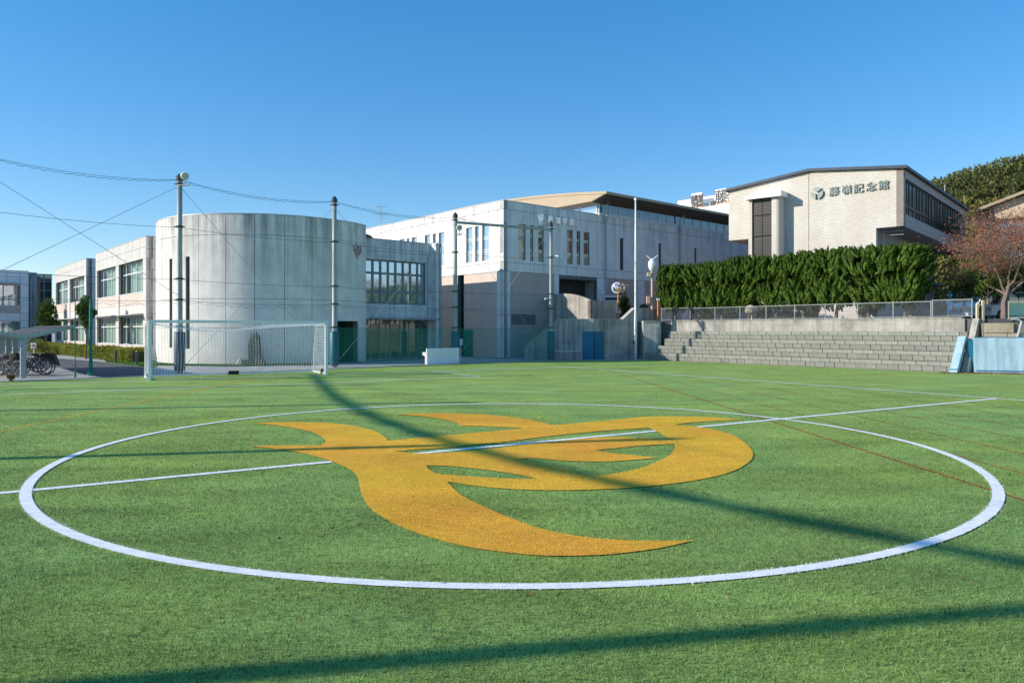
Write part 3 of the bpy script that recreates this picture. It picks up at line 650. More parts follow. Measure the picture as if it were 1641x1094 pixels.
panels(Fch, wing, M['wing_concrete'], [0, lc * .5, lc], [0, 3.3, 7.6, HW], [], 0); MB().slab(0, lc, 0, HW - .02, .05, .4).obj('wall', M['joint'], wing, Fch.M)
pR = Fch.P(lc); FrR = Fac((pR.x, pR.y), V_)
MB().slab(0, .5, 0, HW, 0, .3).obj('side_wall', M['wing_concrete'], wing, FrR.M); MB().slab(.5, 14, 0, 7.75, 0.01, .3).obj('side_wall', M['wing_concrete'], wing, FrR.M)
MB().box(a_l, aw, .4, 14, 7.5, 7.7).obj('flat_roof', M['roof_grey'], wing, Fw.M)
MB().slab(a_l, aw, HW, HW + .05, -.02, .42).obj('coping', M['steel'], wing, Fw.M); MB().slab(0, lc, HW, HW + .05, -.02, .42).obj('coping', M['steel'], wing, Fch.M)
gw = window(Fw, wing, wo[0], wo[1], wo[2], wo[3], frac(8), [0, .27, .70, 1], .12, M['frame_grey'], M['glass_blue'], .15, depth=.12)
MB().box(a_l, aw - .6, 1.6, 1.7, 0, 7.4).obj('interior', M['interior'], wing, Fw.M)
cn = Fw.z(640, 512.5); MB().box(Fw.a(597) - .2, Fw.a(690), -1.1, 0, cn, cn + .13).obj('canopy', M['rough_concrete'], wing, Fw.M)
window(Fw, wing, do[0] + .6, Fw.a(614) + .0, 0.02, dz - .02, [0, .5, 1], [0, .76, 1], .5, M['frame_tan'], M['glass_see'], .07)
window(Fw, wing, Fw.a(614) + .02, Fw.a(631), 0.02, dz - .02, [0, .6, 1], [0, .76, 1], .5, M['frame_tan'], M['glass_dark'], .07, name='glazed_door')
window(Fw, wing, Fw.a(631) + .02, Fw.a(647), 0.02, dz - .02, [0, 1], [0, .76, 1], .5, M['frame_tan'], M['glass_see'], .07, name='glazed_door')
window(Fw, wing, Fw.a(647) + .02, Fw.a(676), 0.02, dz - .02, [0, .5, 1], [0, .76, 1], .5, M['frame_tan'], M['glass_dark'], .07)
MB().tube([Vector((pR.x, pR.y, 0)) + Vector((.1, -.1, 0)), Vector((pR.x, pR.y, HW - .3)) + Vector((.1, -.1, 0))], .05, 8).obj('downpipe', M['steel_light'], wing, Matrix())
sheet('door_step', [Fw.P(a_l, -1.6), Fw.P(aw + .6, -1.6), Fw.P(aw + .6, .5), Fw.P(a_l, .5)], .0, M['curb'])

# ------------------------------------------------------------------ two storey classroom blocks on the left
def classroom(px, Y, label, L=15.4, seed=0):
    o = (kx(px) * Y, Y); b = root('classroom_block', (o[0], o[1], 0), label, 'building', 'stepped white classroom blocks')
    F = Fac(o, -V_); Fe = Fac(o, U); H = 8.42
    ws = []
    pw = .8; m0 = -L; c = -L * .52
    for a0, a1 in ((-L + .45, c - .45 ), (c + .45, -pw)):
        ws += [(a0, a1, 4.72, 6.95), (a0, a1, 1.03, 3.0)]
    for i, (z0, z1, mt) in enumerate(((0, 1.0, 'pink_tile'), (3.02, 3.86, 'white_concrete'), (3.88, 4.70, 'pink_tile'))):
        for a0, a1 in ((-L + .45, c - .45), (c + .45, -pw)):
            MB().slab(a0, a1, z0, z1, .06, .16).obj('spandrel', M[mt], b, F.M)
    panels(F, b, M['white_concrete'], [-L, -L * .74, c, -L * .26, 0], [6.97, 7.75, H], [], 0, .06, .02)
    for a0, a1 in ((-L, -L + .45), (c - .45, c + .45), (-pw, 0)):
        MB().slab(a0, a1, 0, 6.96, 0, .3).obj('pilaster', M['white_concrete'], b, F.M)
    MB().slab(-L, 0, 0, H - .02, .16, .45, ws).obj('wall', M['joint'], b, F.M)
    panels(Fe, b, M['gym_concrete'], [0, 1.6, 4, 8], [0, 3.2, 6.2, 7.6, H], [], 0, .05)
    Mr = T(o[0], o[1], 0, math.atan2(U.y, U.x))
    MB().box(.1, 8, .08, .3, 0, H - .02).obj('end_wall', M['joint'], b, Mr)
    MB().box(2.2, 8, .4, L, 0, H - .3).obj('interior', M['interior'], b, Mr)
    MB().box(.2, 8, .2, L, H - .3, H - .1).obj('flat_roof', M['roof_grey'], b, Mr)
    MB().slab(-L, 0, H, H + .05, -.02, .4).obj('coping', M['steel'], b, F.M); MB().slab(.4, 8, H, H + .05, -.02, .3).obj('coping', M['steel'], b, Fe.M)
    MB().box(1.9, 2.0, .3, L, 0, H).obj('room_wall', M['interior'], b, Mr)
    for k_, (a0, a1, z0, z1) in enumerate(ws):
        window(F, b, a0, a1, z0, z1, [0, .14, .355, .57, .785, 1], [0, .66, 1], .3, M['frame_white'], M['glass_see'], .07)
        curtain(F, b, a0 + (a1 - a0) * (.12 if k_ % 2 else .2), a1, z0 + .05, z1 - .03, .62)
        MB().slab(a0, a1, z0 - .06, z0, .02, .45).obj('sill', M['frame_white'], b, F.M)
    for a0, a1 in ((-L + .1, c - .1), (c + .1, -pw + .1)):
        MB().prism([(a0, -.75, 3.16), (a0, 0, 3.22), (a0, 0, 3.12), (a0, -.75, 3.1)], (a1 - a0, 0, 0)).obj('canopy', M['curb'], b, F.M)
    MB().tube([(.95, -.13, .1), (.95, -.13, 7.3)], .09, 8).box(.8, 1.1, -.25, 0, 7.3, 7.5).obj('downpipe', M['steel_light'], b, Fe.M)
    return b
classroom(234, 49.4, 'nearer of the two white classroom blocks, right beside the round hall')
classroom(138.1, 64.8, 'farther white classroom block, seen past the gathered green net')
# shaded cross wing at the far left
NO = (kx(46) * 79, 79.0); Fn = Fac(NO, U); nb = root('cross_wing', (NO[0], NO[1], 0), 'grey shaded block at the far left behind the bicycle shelter', 'building')
HN = 8.42; nw = [(-14, Fn.a(32), 4.7, 6.9), (-14, Fn.a(32), 1.0, 3.0)]
panels(Fn, nb, M['gym_concrete'], [-16, -10, Fn.a(11), Fn.a(33), 0], [0, 3.1, 3.9, 7.0, 7.8, HN], nw, 0, .06)
MB().slab(-16, 0, 0, HN, .05, .4, nw).obj('wall', M['joint'], nb, Fn.M)
for h in nw:
    window(Fn, nb, h[0], h[1], h[2], h[3], frac(9), [0, .3, 1], .2, M['frame_grey'], M['glass_blue'], .1)
MB().slab(-14, Fn.a(32), 3.9, 4.65, -.03, 0 - .004).obj('spandrel', M['taupe_tile'], nb, Fn.M); MB().box(-14, Fn.a(31), -.8, 0, 7.0, 7.1).obj('canopy', M['curb'], nb, Fn.M)
MB().box(-16, 0, .4, 10, HN - .3, HN - .1).obj('flat_roof', M['roof_grey'], nb, Fn.M); MB().box(-16, 0, 2, 10, 0, HN - .3).obj('interior', M['interior'], nb, Fn.M)
MB().slab(-16, 0, HN, HN + .05, -.02, .4).obj('coping', M['steel'], nb, Fn.M)
MB().tube([(Fn.a(50.5), .8, 0), (Fn.a(50.5), .8, 7.6)], .12, 8).obj('downpipe', M['steel_light'], nb, Fn.M)
MB().box(0, Fn.a(62), 1.2, 8, 0, HN).obj('recess_wall', M['retaining'], nb, Fn.M)
window(Fn, nb, Fn.a(62), Fn.a(87), 0, HN - .1, frac(2), [0, .3, .6, .78, .9, 1], 1.5, M['frame_grey'], M['glass_dark'], .12)
MB().box(Fn.a(62), Fn.a(87), 1.7, 8, 0, HN - .2).obj('stair_core', M['interior'], nb, Fn.M)
# ------------------------------------------------------------------ memorial hall on the upper terrace
TZ = 2.66
MO = (kx(1448) * 50.0, 50.0); FD = Vector((.755, -.655)).normalized(); Ff = Fac(MO, FD); Fs = Fac(MO, Vector((-FD.y, FD.x)))
mem = root('memorial_hall', (MO[0], MO[1], TZ), 'cream brick hall with a dark roof edge and large lettering above the clipped trees', 'building')
aL = Ff.a(1168); apk = Ff.a(1298); zt0, ztp, ztr, zb = 13.12, 13.80, 13.12, 9.21; DEP = 23.0
aj = Ff.a(1296)
def gz(a): return zt0 + (ztp - zt0) * (1 - abs(a - apk) / (apk - aL)) if a < apk else ztr + (ztp - ztr) * (a / apk)
MB().prism([(aL, 0, zb), (aj - .02, 0, zb), (aj - .02, 0, gz(aj - .02)), (aL, 0, gz(aL))], (0, .5, 0)).obj('brick_wall', M['brick_tile'], mem, Ff.M)
MB().prism([(aj + .02, 0, zb), (0, 0, zb), (0, 0, gz(0)), (apk, 0, gz(apk)), (aj + .02, 0, gz(aj + .02))], (0, .5, 0)).obj('brick_wall', M['brick_tile'], mem, Ff.M)
l0, l1 = Ff.a(1199.5), Ff.a(1404)
MB().box(l0, aj - .02, 0.0, .5, TZ - .3, zb).obj('brick_wall', M['brick_tile'], mem, Ff.M); MB().box(aj + .02, l1, 0.0, .5, TZ - .3, zb).obj('brick_wall', M['brick_tile'], mem, Ff.M)
MB().box(aL + .1, -.75, .5, DEP, zb + .02, zt0 - .3).obj('core', M['joint'], mem, Ff.M)
MB().box(aL, 0, .5, DEP, zb - .02, zb + .02).obj('soffit', M['taupe_tile'], mem, Ff.M)
MB().box(l0 + .05, l1 - .05, .5, 14, TZ - .3, zb).obj('lower_storey', M['taupe_tile'], mem, Ff.M)
MB().box(aj - .1, aj + .1, .04, .5, TZ, gz(aj) - .1).obj('joint_strip', M['joint'], mem, Ff.M)
for p, q in (((aL - .25, gz(aL) - .02), (apk, ztp)), ((apk, ztp), (.25, gz(0) - .02))):
    MB().prism([(p[0], -.28, p[1]), (q[0], -.28, q[1]), (q[0], -.28, q[1] + .2), (p[0], -.28, p[1] + .2)], (0, DEP + .5, 0)).obj('roof', M['roof_navy'], mem, Ff.M)
# bay with dark panels
Fb_ = Ff.shift(0, -1.05); b0, b1, b2, b3 = Fb_.a(1200), Fb_.a(1205), Fb_.a(1236.5), Fb_.a(1250)
bt = Fb_.z(1225, 318)
MB().box(b0, b1, 0, 1.05, TZ - .2, bt).obj('jamb', M['brick_tile'], mem, Fb_.M)
mbj = MB().box(b2, b3 - .35, 0, 1.05, TZ - .2, bt); n = 10
arcp = [(b3 - .35 + .35 * math.sin(i / n * math.pi / 2), .35 - .35 * math.cos(i / n * math.pi / 2), TZ - .2) for i in range(n + 1)]
mbj.prism([(b3 - .35, .001, TZ - .2)] + arcp[1:] + [(b3, 1.05, TZ - .2), (b3 - .35, 1.05, TZ - .2)], (0, 0, bt - TZ + .2)).obj('jamb', M['brick_tile'], mem, Fb_.M)
rows = [TZ, 4.3, 6.1, 7.6, 9.2, 10.8, bt]
for i in range(2):
    for j in range(6):
        w_ = (b2 - b1) / 2; pn = MB().box(b1 + w_ * i + .02, b1 + w_ * (i + 1) - .02, .14, .2, rows[j] + .03, rows[j+1] - .03).obj('dark_panel', M['frame_bronze'], mem, Fb_.M)
        sl_ = MB(); k_ = int((rows[j+1] - rows[j]) / .2)
        for q_ in range(k_): sl_.box(b1 + w_ * i + .04, b1 + w_ * (i + 1) - .04, .115, .14, rows[j] + .08 + q_ * .2, rows[j] + .16 + q_ * .2)
        sl_.obj('louver', M['frame_bronze'], pn, Fb_.M)
ct = bt; x0, x1 = b0 - .18, b3 + .2; xm = Fb_.a(1222)
MB().add([(x0, -.35, ct), (x1, -.35, ct), (x1, 1.05, ct), (x0, 1.05, ct), (x0, -.35, ct + .12), (x1, -.35, ct + .42), (x1, 1.05, ct + .42), (x0, 1.05, ct + .3), (xm - .3, -.1, ct + .72), (xm + .5, 1.05, ct + .8)],
         [(0, 3, 2, 1), (0, 1, 5, 8, 4), (1, 2, 6, 5), (5, 6, 9, 8), (8, 9, 7, 4), (2, 3, 7, 9, 6), (3, 0, 4, 7)]).obj('bay_hood', M['white_paint'], mem, Fb_.M)
# round sign and lettering
ec = (Ff.a(1310), Ff.z(1310, 310)); er = .44
for k_ in range(3):
    mb = MB(); s0 = R(90 + 120 * k_ + 12 - 60 + 60 - 60); s1 = s0 + R(96)
    pts = [(ec[0] + er * math.cos(s0 + (s1 - s0) * i / 14), -.16, ec[1] + er * math.sin(s0 + (s1 - s0) * i / 14)) for i in range(15)]
    mid = (s0 + s1) / 2
    pts += [(ec[0] + .13 * math.cos(s1 - .3), -.16, ec[1] + .13 * math.sin(s1 - .3)), (ec[0] + .13 * math.cos(s0 + .3), -.16, ec[1] + .13 * math.sin(s0 + .3))]
    mb.prism(pts, (0, .13, 0)).obj('round_emblem', M['patina'], mem, Ff.M)
letters('藤嶺記念館', Ff, [(Ff.a(p), Ff.z(p, q_)) for p, q_ in ((1337, 306.8), (1356.6, 304.3), (1376, 301.6), (1396, 298.8), (1416, 296.3))], .70, .12, 0, M['patina'], mem, .004)
# side facade
MB().slab(0, DEP, zb, zt0 + .03, 0, .45, [(.3, DEP - .3, 10.08, 12.55)]).obj('side_wall', M['taupe_tile'], mem, Fs.M)
i = 0; x = .3
while x < DEP - 2:
    wd = 2.1 if i % 2 == 0 else 1.0
    window(Fs, mem, x, x + wd, 10.08, 12.55, [0, .62, 1] if i % 2 == 0 else [0, 1], [0, .28, 1], .15, M['frame_bronze'], M['glass_brown' if i % 3 == 9 else 'glass_dark'], .16, depth=.1)
    x += wd; i += 1
Fl2 = Fac(Ff.P(-2.2, 1.2)[:2], Fs.d)
MB().slab(0, 20, TZ - .3, zb, .2, .5).obj('lower_wall', M['taupe_tile'], mem, Fl2.M)
for k_ in range(7):
    MB().box(k_ * 2.9, k_ * 2.9 + .5, -.35, .2, TZ, zb).obj('pillar', M['taupe_tile'], mem, Fl2.M)
    window(Fl2, mem, k_ * 2.9 + .9, k_ * 2.9 + 2.4, TZ, TZ + 2.3, [0, .5, 1], [0, 1], .12, M['frame_bronze'], M['glass_dark'], .08, name='door')
MB().box(-.6, 20, -.9, .2, 6.0, 6.25).obj('balcony_slab', M['rough_concrete'], mem, Fl2.M)
rl = MB()
for zz in (9.0, 8.75): rl.tube([(l1 + .1, .9, zz), (-.2, .9, zz)], .03, 6)
rl.tube([(l1 + .25, .9, 6.2), (l1 + .25, .9, 9.2)], .05, 6); rl.obj('railing', M['steel_light'], mem, Ff.M)
tk = Fs.P(DEP * .8, -.0)
MB().box(18.8, 19.7, .6, 1.4, 13.2, 14.1).obj('roof_tank', M['sign_white'], mem, Fs.M)
MB().box(5, 6, .5, 1, 13.3, 13.6).obj('roof_vent', M['roof_navy'], mem, Fs.M); MB().box(10.5, 11.6, .5, 1.2, 13.3, 13.6).obj('roof_vent', M['roof_navy'], mem, Fs.M)
MB().tube([(18, .8, 13.2), (18, .8, 14.9)], .04, 6).tube([(16.6, .8, 14.85), (18.6, .8, 14.85)], .03, 5).obj('antenna', M['steel_light'], mem, Fs.M)

# ------------------------------------------------------------------ white building far behind with its roof signs
Fw2 = Fac((kx(1185) * 100, 100.0), -V_); wb = root('white_block', (Fw2.o.x, Fw2.o.y, TZ), 'white flat roofed block rising behind the curved hall roof', 'building')
zW = Fw2.z(1166, 309.5); a_ = Fw2.a(1086)
wws = [(Fw2.a(1101.5), Fw2.a(1108.5), zW - 3, zW - 1.1), (Fw2.a(1125.5), Fw2.a(1129.5), zW - 3, zW - .9), (Fw2.a(1130.5), Fw2.a(1135.5), zW - 3, zW - .9), (Fw2.a(1139), Fw2.a(1147), zW - 3, zW - .8)]
MB().slab(a_, 6, 3, zW, 0, .3, wws).obj('wall', M['sign_white'], wb, Fw2.M)
MB().box(a_, 6, .3, 14, 3, zW - .1).obj('core', M['interior'], wb, Fw2.M); MB().box(a_ - 8, a_, 3, 12, 3, zW - .8).obj('stair_wing', M['sign_white'], wb, Fw2.M)
for i, h in enumerate(wws): window(Fw2, wb, *h, [0, .5, 1], [0, .45, 1], .12, M['frame_grey'], M['glass_blue' if i < 3 else 'glass_beige'], .08)
MB().box(Fw2.a(1113), 3, -4.5, 0, 3, Fw2.shift(0, -4.5).z(1160, 327)).obj('lower_storey', M['sign_white'], wb, Fw2.M)
rp = MB()
for k_ in range(7): rp.tube([(a_ + .5 + k_ * 1.6, .2, zW), (a_ + .5 + k_ * 1.6, .2, zW + .35)], .04, 5)
rp.tube([(a_ + .3, .2, zW + .33), (5.5, .2, zW + .33)], .03, 5).obj('roof_rail', M['steel_light'], wb, Fw2.M)
Fs2 = Fw2.shift(0, -1.6)
def rooftop_sign(x0, x1, y0, y1, text, cols, label):
    a0, a1 = Fs2.a(x0), Fs2.a(x1); z1 = Fs2.z((x0 + x1) / 2, y0); z0 = Fs2.z((x0 + x1) / 2, y1)
    s = root('roof_sign', Fs2.P(a0, 0, z0), label, 'sign', 'lettered boards on the white block')
    MB().box(a0, a1, 0, .12, z0 + (z1 - z0) * .24, z1).obj('board', M['sign_white'], s, Fs2.M)
    MB().box(a0, a1, 0, .12, z0, z0 + (z1 - z0) * .24 - .01).obj('rusty_board', M['rust'], s, Fs2.M)
    f = MB()
    for x in (a0, a1): f.tube([(x, .2, z0 - .8), (x, .2, z1 - .2)], .05, 5)
    f.obj('frame', M['rust'], s, Fs2.M)
    for t_, cx, sz, cz in text:
        letters(t_, Fs2, [(a0 + (a1 - a0) * cx, z0 + (z1 - z0) * cz)], sz, .06, 0, M['sign_black'], s, .02)
rooftop_sign(1108, 1125, 309.5, 333, [('藤', .27, 1.25, .60), ('嶺', .74, 1.25, .60), ('学', .27, .9, .2), ('園', .74, .9, .2)], 2, 'smaller lettered board with two columns of characters, above the curved roof edge')
rooftop_sign(1146.5, 1164, 303, 328, [('藤', .5, 2.0, .52)], 1, 'lettered board with one big character, beside the brick hall')
rooftop_sign(1165, 1183, 301, 326, [('嶺', .5, 2.0, .52)], 1, 'lettered board mostly hidden behind the brick hall corner')

# ------------------------------------------------------------------ house at the right edge
hp = at(1574, 337, 60.0); HMx = T(hp.x, hp.y, 0, R(-32)); hz = hp.z; hw_ = 14.0
house = root('gabled_house', (hp.x, hp.y, TZ), 'ochre gabled house behind the bare autumn tree at the right edge', 'building')
ap = (hw_ / 2, hz + .37 * hw_ / 2)
MB().prism([(.5, 0, TZ), (hw_ - .5, 0, TZ), (hw_ - .5, 0, hz + .1), (ap[0], 0, ap[1] - .15), (.5, 0, hz + .1)], (0, 9, 0)).obj('wall', M['house_wall'], house, HMx)
for p, q in (((-.4, hz - .15), ap), (ap, (hw_ + .4, hz - .15))):
    MB().prism([(p[0], -.7, p[1]), (q[0], -.7, q[1]), (q[0], -.7, q[1] + .22), (p[0], -.7, p[1] + .22)], (0, 10.4, 0)).obj('roof', M['roof_tan'], house, HMx)
Fh = Fac((hp.x, hp.y), (math.cos(R(-32)), math.sin(R(-32))))
for i in range(4): window(Fh, house, 1.2 + i * 3.1, 3.7 + i * 3.1, hz - 4.3, hz - 1.2, [0, .5, 1], [0, .6, 1], -.12, M['frame_white'], M['glass_blue'], .1)
for i in range(4): MB().box(.6 + i * 3.1, .8 + i * 3.1, -.08, 0, TZ, hz + .1).obj('timber_post', M['frame_bronze'], house, HMx)
MB().box(.4, hw_ - .4, -.1, -.02, hz - 1.0, hz - .8).obj('timber_beam', M['frame_bronze'], house, HMx)

# ------------------------------------------------------------------ wooded hill
HC = Vector((118, 150)); HR = (66, 50, 36.5)
hm = MB(); n = 40
def hillz(x, y):
    d = ((x - HC.x) / HR[0]) ** 2 + ((y - HC.y) / HR[1]) ** 2; return HR[2] * max(0, 1 - d) ** .62
for i in range(n + 1):
    for j in range(n + 1):
        x = HC.x + (i / n * 2 - 1) * 85; y = HC.y + (j / n * 2 - 1) * 65; hm.v.append((x, y, hillz(x, y) - 3.5))
hm.f = [(i * (n + 1) + j, (i + 1) * (n + 1) + j, (i + 1) * (n + 1) + j + 1, i * (n + 1) + j + 1) for i in range(n) for j in range(n)]
hm.obj('hill', M['forest_soil'], smooth=True, kind='structure')
g = np.random.default_rng(11); P = []; D = []; Pb = []; Db = []
for i in range(900):
    th = g.uniform(math.pi * .85, math.pi * 1.85); rr = math.sqrt(g.uniform(.02, 1)); x = HC.x + HR[0] * rr * math.cos(th); y = HC.y + HR[1] * rr * math.sin(th); z = hillz(x, y) - 3.5
    r = g.uniform(2.0, 4.2); isb = z < 22 and y < 135 and x < 125 and g.random() < .8
    q = sph(430, g); q = q[(q[:, 2] > -.5)]; pts = np.array([x, y, z + r * .55]) + q * r * g.uniform(.82, 1.05, (len(q), 1)) * [1, 1, .8]
    (Pb if isb else P).append(pts); (Db if isb else D).append(q + [0, 0, .2])
for nm, pp, dd, mt in (('forest', P, D, 'forest'), ('bamboo_grove', Pb, Db, 'bamboo')):
    me = cloudmesh(nm, leafcloud(np.concatenate(pp), np.concatenate(dd), .62, .36, .5, 5), M[mt]); link(bpy.data.objects.new(nm, me), kind='stuff')

# ------------------------------------------------------------------ terrace, retaining walls and stepped block wall
SA = (22.0, 35.8); Fb = Fac(SA, (.623, -.782)); BL = 20.6
p1 = Fb.P(.2, 1.75); p2 = Fb.P(-19.0, 1.75)
ter = [(6.05, 53.9), (9.2, 52.6), (p2.x, p2.y), (p1.x, p1.y), (24.6, 36.6), (31, 34.0), (50, 25), (140, 60), (140, 300), (-10, 300), (-2, 70), (3.2, 58.6)]
tp = [Vector((x, y, -.3)) for x, y in ter]
MB().prism(tp, (0, 0, TZ + .3)).obj('upper_terrace', M['terrace_ground'], kind='structure')
steps = root('stepped_block_wall', (SA[0], SA[1], 0), 'long stepped retaining wall of grey green concrete blocks under the fence', 'wall')
SR, SDp = .5, .40
for i in range(4):
    lo = -BL if i == 0 else -19.15
    MB().box(lo, -.02 - i * .04, i * SDp + .03, 2.6, i * SR - (.2 if i == 0 else .0), (i + 1) * SR - .014 if i < 3 else 2.0 - .004).obj('backing', M['mortar'], steps, Fb.M)
vari = []
for k_ in range(8):
    L = .57 + (k_ % 3 - 1) * .012; j = random.uniform
    bb = MB().box(.008, L - .012, j(-.006, .006), .2, .008, .271 if k_ < 4 else .211)
    bb.v = [(x + j(-.004, .004), y + (j(-.006, .006) if y < .1 else 0), z + j(-.003, .003)) for x, y, z in bb.v]
    vari.append(bb.mesh('block', None))
for c in range(8):
    i = c // 2; lo = -BL if i == 0 else -19.1; x = -.06 - i * .05 - (.285 if c % 2 else 0)
    mt = M['block_pale'] if c % 2 == 1 else M['block']
    while x > lo + .3:
        x -= .575; me = random.choice(vari[:4] if c % 2 == 0 else vari[4:])
        key = me.name + mt.name
        if key not in bpy.data.meshes: m2 = me.copy(); m2.name = key; m2.materials.append(mt)
        o = bpy.data.objects.new('block', bpy.data.meshes[key]); 
        link(o, steps, Fb.M @ T(x, i * SDp + random.uniform(-.006, .006), (c // 2) * .5 + (c % 2) * .28))
MB().box(-19.2, -.4, 1.62, 2.2, 2.0, TZ).obj('cap_wall', M['rough_concrete'], steps, Fb.M)
MB().box(-19.2, -.5, 1.58, 2.05, TZ + .0, TZ + .07).obj('coping', M['rough_concrete'], steps, Fb.M)
# slanted end wall of the steps
MB().prism([(.02, -.05, 0), (.02, 1.45, TZ), (.02, 2.2, TZ), (.02, 2.2, 0)], (.28, 0, 0)).obj('end_wall', M['rough_concrete'], steps, Fb.M)
# tan stone wall further right
Ft = Fac(Fb.P(.9, 1.1)[:2], (.93, -.36)); tw = root('tan_stone_wall', (Ft.o.x, Ft.o.y, 0), 'crumbling tan stone wall behind the big blue mat at the right edge', 'wall')
MB().slab(-.25, 9, 0, 2.42, .12, 1.2).obj('backing', M['mortar'], tw, Ft.M)
for j in range(5):
    x = -.2
    while x < 8.8:
        L = random.uniform(.8, 1.25)
        if not (j >= 3 and .9 < x < 1.7):
            MB().box(x, min(x + L - .03, 9), random.uniform(-.02, .03), .12, j * .49, j * .49 + .46).obj('stone', M['tan_stone'], tw, Ft.M)
        x += L
MB().box(-.3, 12, .9, 1.3, 2.3, TZ - .02).obj('dark_kerb', M['asphalt'], tw, Ft.M)

K = (kx(951) * 50.6, 50.6)
FkL = Fac(K, (.98, -.2)); FkR = Fac(K, (.853, .5225))
ret = root('stair_retaining_wall', (K[0], K[1], 0), 'board marked concrete retaining wall with a sloping stair wall on its left', 'wall')
zk = 2.8; a5 = FkL.a(895); a4 = FkL.a(839.5)
n = 7
for i in range(n):
    x0 = a5 + (0 - a5) * i / n; x1 = a5 + (0 - a5) * (i + 1) / n; MB().slab(x0 + .008, x1 - .008, 0, zk, 0, .06).obj('concrete_panel', M['retaining'], ret, FkL.M)
MB().slab(a5, -.0, 0, zk - .01, .05, .3).obj('wall', M['joint'], ret, FkL.M)
n = 6
def zst(a): return .85 + (zk - .85) * (a - a4) / (a5 - a4)
for i in range(n):
    x0 = a4 + (a5 - a4) * i / n + .008; x1 = a4 + (a5 - a4) * (i + 1) / n - .008
    MB().prism([(x0, 0, 0), (x1, 0, 0), (x1, 0, zst(x1)), (x0, 0, zst(x0))], (0, .25, 0)).obj('concrete_panel', M['retaining'], ret, FkL.M)
MB().prism([(a4 - .05, -.05, .83), (a5, -.05, zk), (a5, -.05, zk + .07), (a4 - .05, -.05, .9)], (0, .35, 0)).obj('sloping_coping', M['curb'], ret, FkL.M)
MB().box(a5, -.0, -.04, .32, zk, zk + .06).obj('coping', M['curb'], ret, FkL.M)
r1, r2, r3 = FkR.a(998), FkR.a(1017.5), FkR.a(1041); zh = FkR.z(1025, 494.5)
def zrr(a): return zk if a < r1 else zk + (zh - zk) * min(1, (a - r1) / (r2 - r1))
xs = [0, .6, 1.2, 1.75, r1, (r1 + r2) / 2, r2, (r2 + r3) / 2, r3]
for x0, x1 in zip(xs, xs[1:]):
    MB().prism([(x0 + .008, 0, 0), (x1 - .008, 0, 0), (x1 - .008, 0, zrr(x1)), (x0 + .008, 0, zrr(x0))], (0, .3, 0)).obj('concrete_panel', M['retaining'], ret, FkR.M)
MB().prism([(0, -.04, zk), (r1, -.04, zk), (r2, -.04, zh), (r3 + .02, -.04, zh), (r3 + .02, -.04, zh + .06), (r2, -.04, zh + .06), (r1, -.04, zk + .06), (0, -.04, zk + .06)], (0, .4, 0)).obj('coping', M['curb'], ret, FkR.M)
q3 = FkR.P(r3); 
MB().box(0, 6, 0, .3, 0, zh).obj('return_wall', M['retaining'], ret, T(q3.x, q3.y, 0, R(58)))
n = 4; X0, X1, YY = kx(1031) * 51.6, kx(1059.5) * 51.6, 51.6
for i in range(n): MB().box(X0 + (X1 - X0) * i / n + .006, X0 + (X1 - X0) * (i + 1) / n - .006, YY, YY + 1.2, 0, TZ + .0).obj('concrete_panel', M['retaining'], ret, Matrix())
MB().box(X0, X1 + .1, YY - .04, YY + 1.2, TZ, TZ + .07).obj('coping', M['curb'], ret, Matrix())
C2 = (kx(946) * 53.2, 53.2); Fa = Fac(C2, -V_); al = Fa.a(857)
arch = root('arched_parapet', (C2[0], C2[1], TZ), 'weathered concrete parapet with an arched top on the stair landing', 'wall')
def zarch(a): t_ = (a - al) / (0 - al); return 4.25 + .6 * (1 - (2 * t_ - 1) ** 2)
pts = [(al, 0, 1.8), (0, 0, 1.8)] + [(al * i / 20, 0, zarch(al * i / 20)) for i in range(21)]
MB().prism(pts, (0, .25, 0)).obj('arched_wall', M['arch_concrete'], arch, Fa.M)
Fa2 = Fac(C2, U); MB().slab(.0, Fa2.a(986.5), 1.8, 4.25, .0, .25).obj('side_wall', M['arch_concrete'], arch, Fa2.M)
Fg = Fac((Fa.P(al).x, Fa.P(al).y), (.97, -.2)); MB().slab(-.6, .0, 0, 3.2, 0, .3).obj('pier', M['retaining'], arch, Fg.M)
MB().slab(0, 3.0, 2.6, 2.8, .25, .6).obj('landing', M['retaining'], arch, Fac((FkL.P(a5).x, FkL.P(a5).y + .3), (.98, -.2)).M)
MB().box(a5 - .1, -.1, .3, 3.2, 2.55, 2.75).obj('landing', M['retaining'], ret, FkL.M)
# blue corner pads
pad = root('corner_pad', (K[0], K[1], 0), 'bright blue padding wrapped round the wall corner', 'pad')
MB().box(FkL.a(934), .03, -.14, -.01, 0.02, 1.98).obj('pad_panel', M['pad_blue'], pad, FkL.M); MB().box(.0, FkR.a(966), -.14, -.01, .02, 1.98).obj('pad_panel', M['pad_blue'], pad, FkR.M)
# low steel table
y_t = 49.9; tx0, tx1 = kx(886.5) * y_t, kx(933) * y_t
tb = root('steel_table', ((tx0 + tx1) / 2, y_t, 0), 'low grey steel frame bench in front of the shaded concrete wall', 'bench')
MB().box(tx0, tx1, y_t, y_t + .45, .62, .68).obj('top', M['steel'], tb, Matrix())
for x in (tx0 + .03, (tx0 + tx1) / 2 + .2, tx1 - .03):
    for yy in (y_t + .04, y_t + .41): MB().tube([(x, yy, 0), (x, yy, .62)], .025, 6).obj('leg', M['steel'], tb, Matrix())
MB().tube([(tx0, y_t + .41, .15), (tx1, y_t + .41, .15)], .02, 6).obj('stretcher', M['steel'], tb, Matrix())
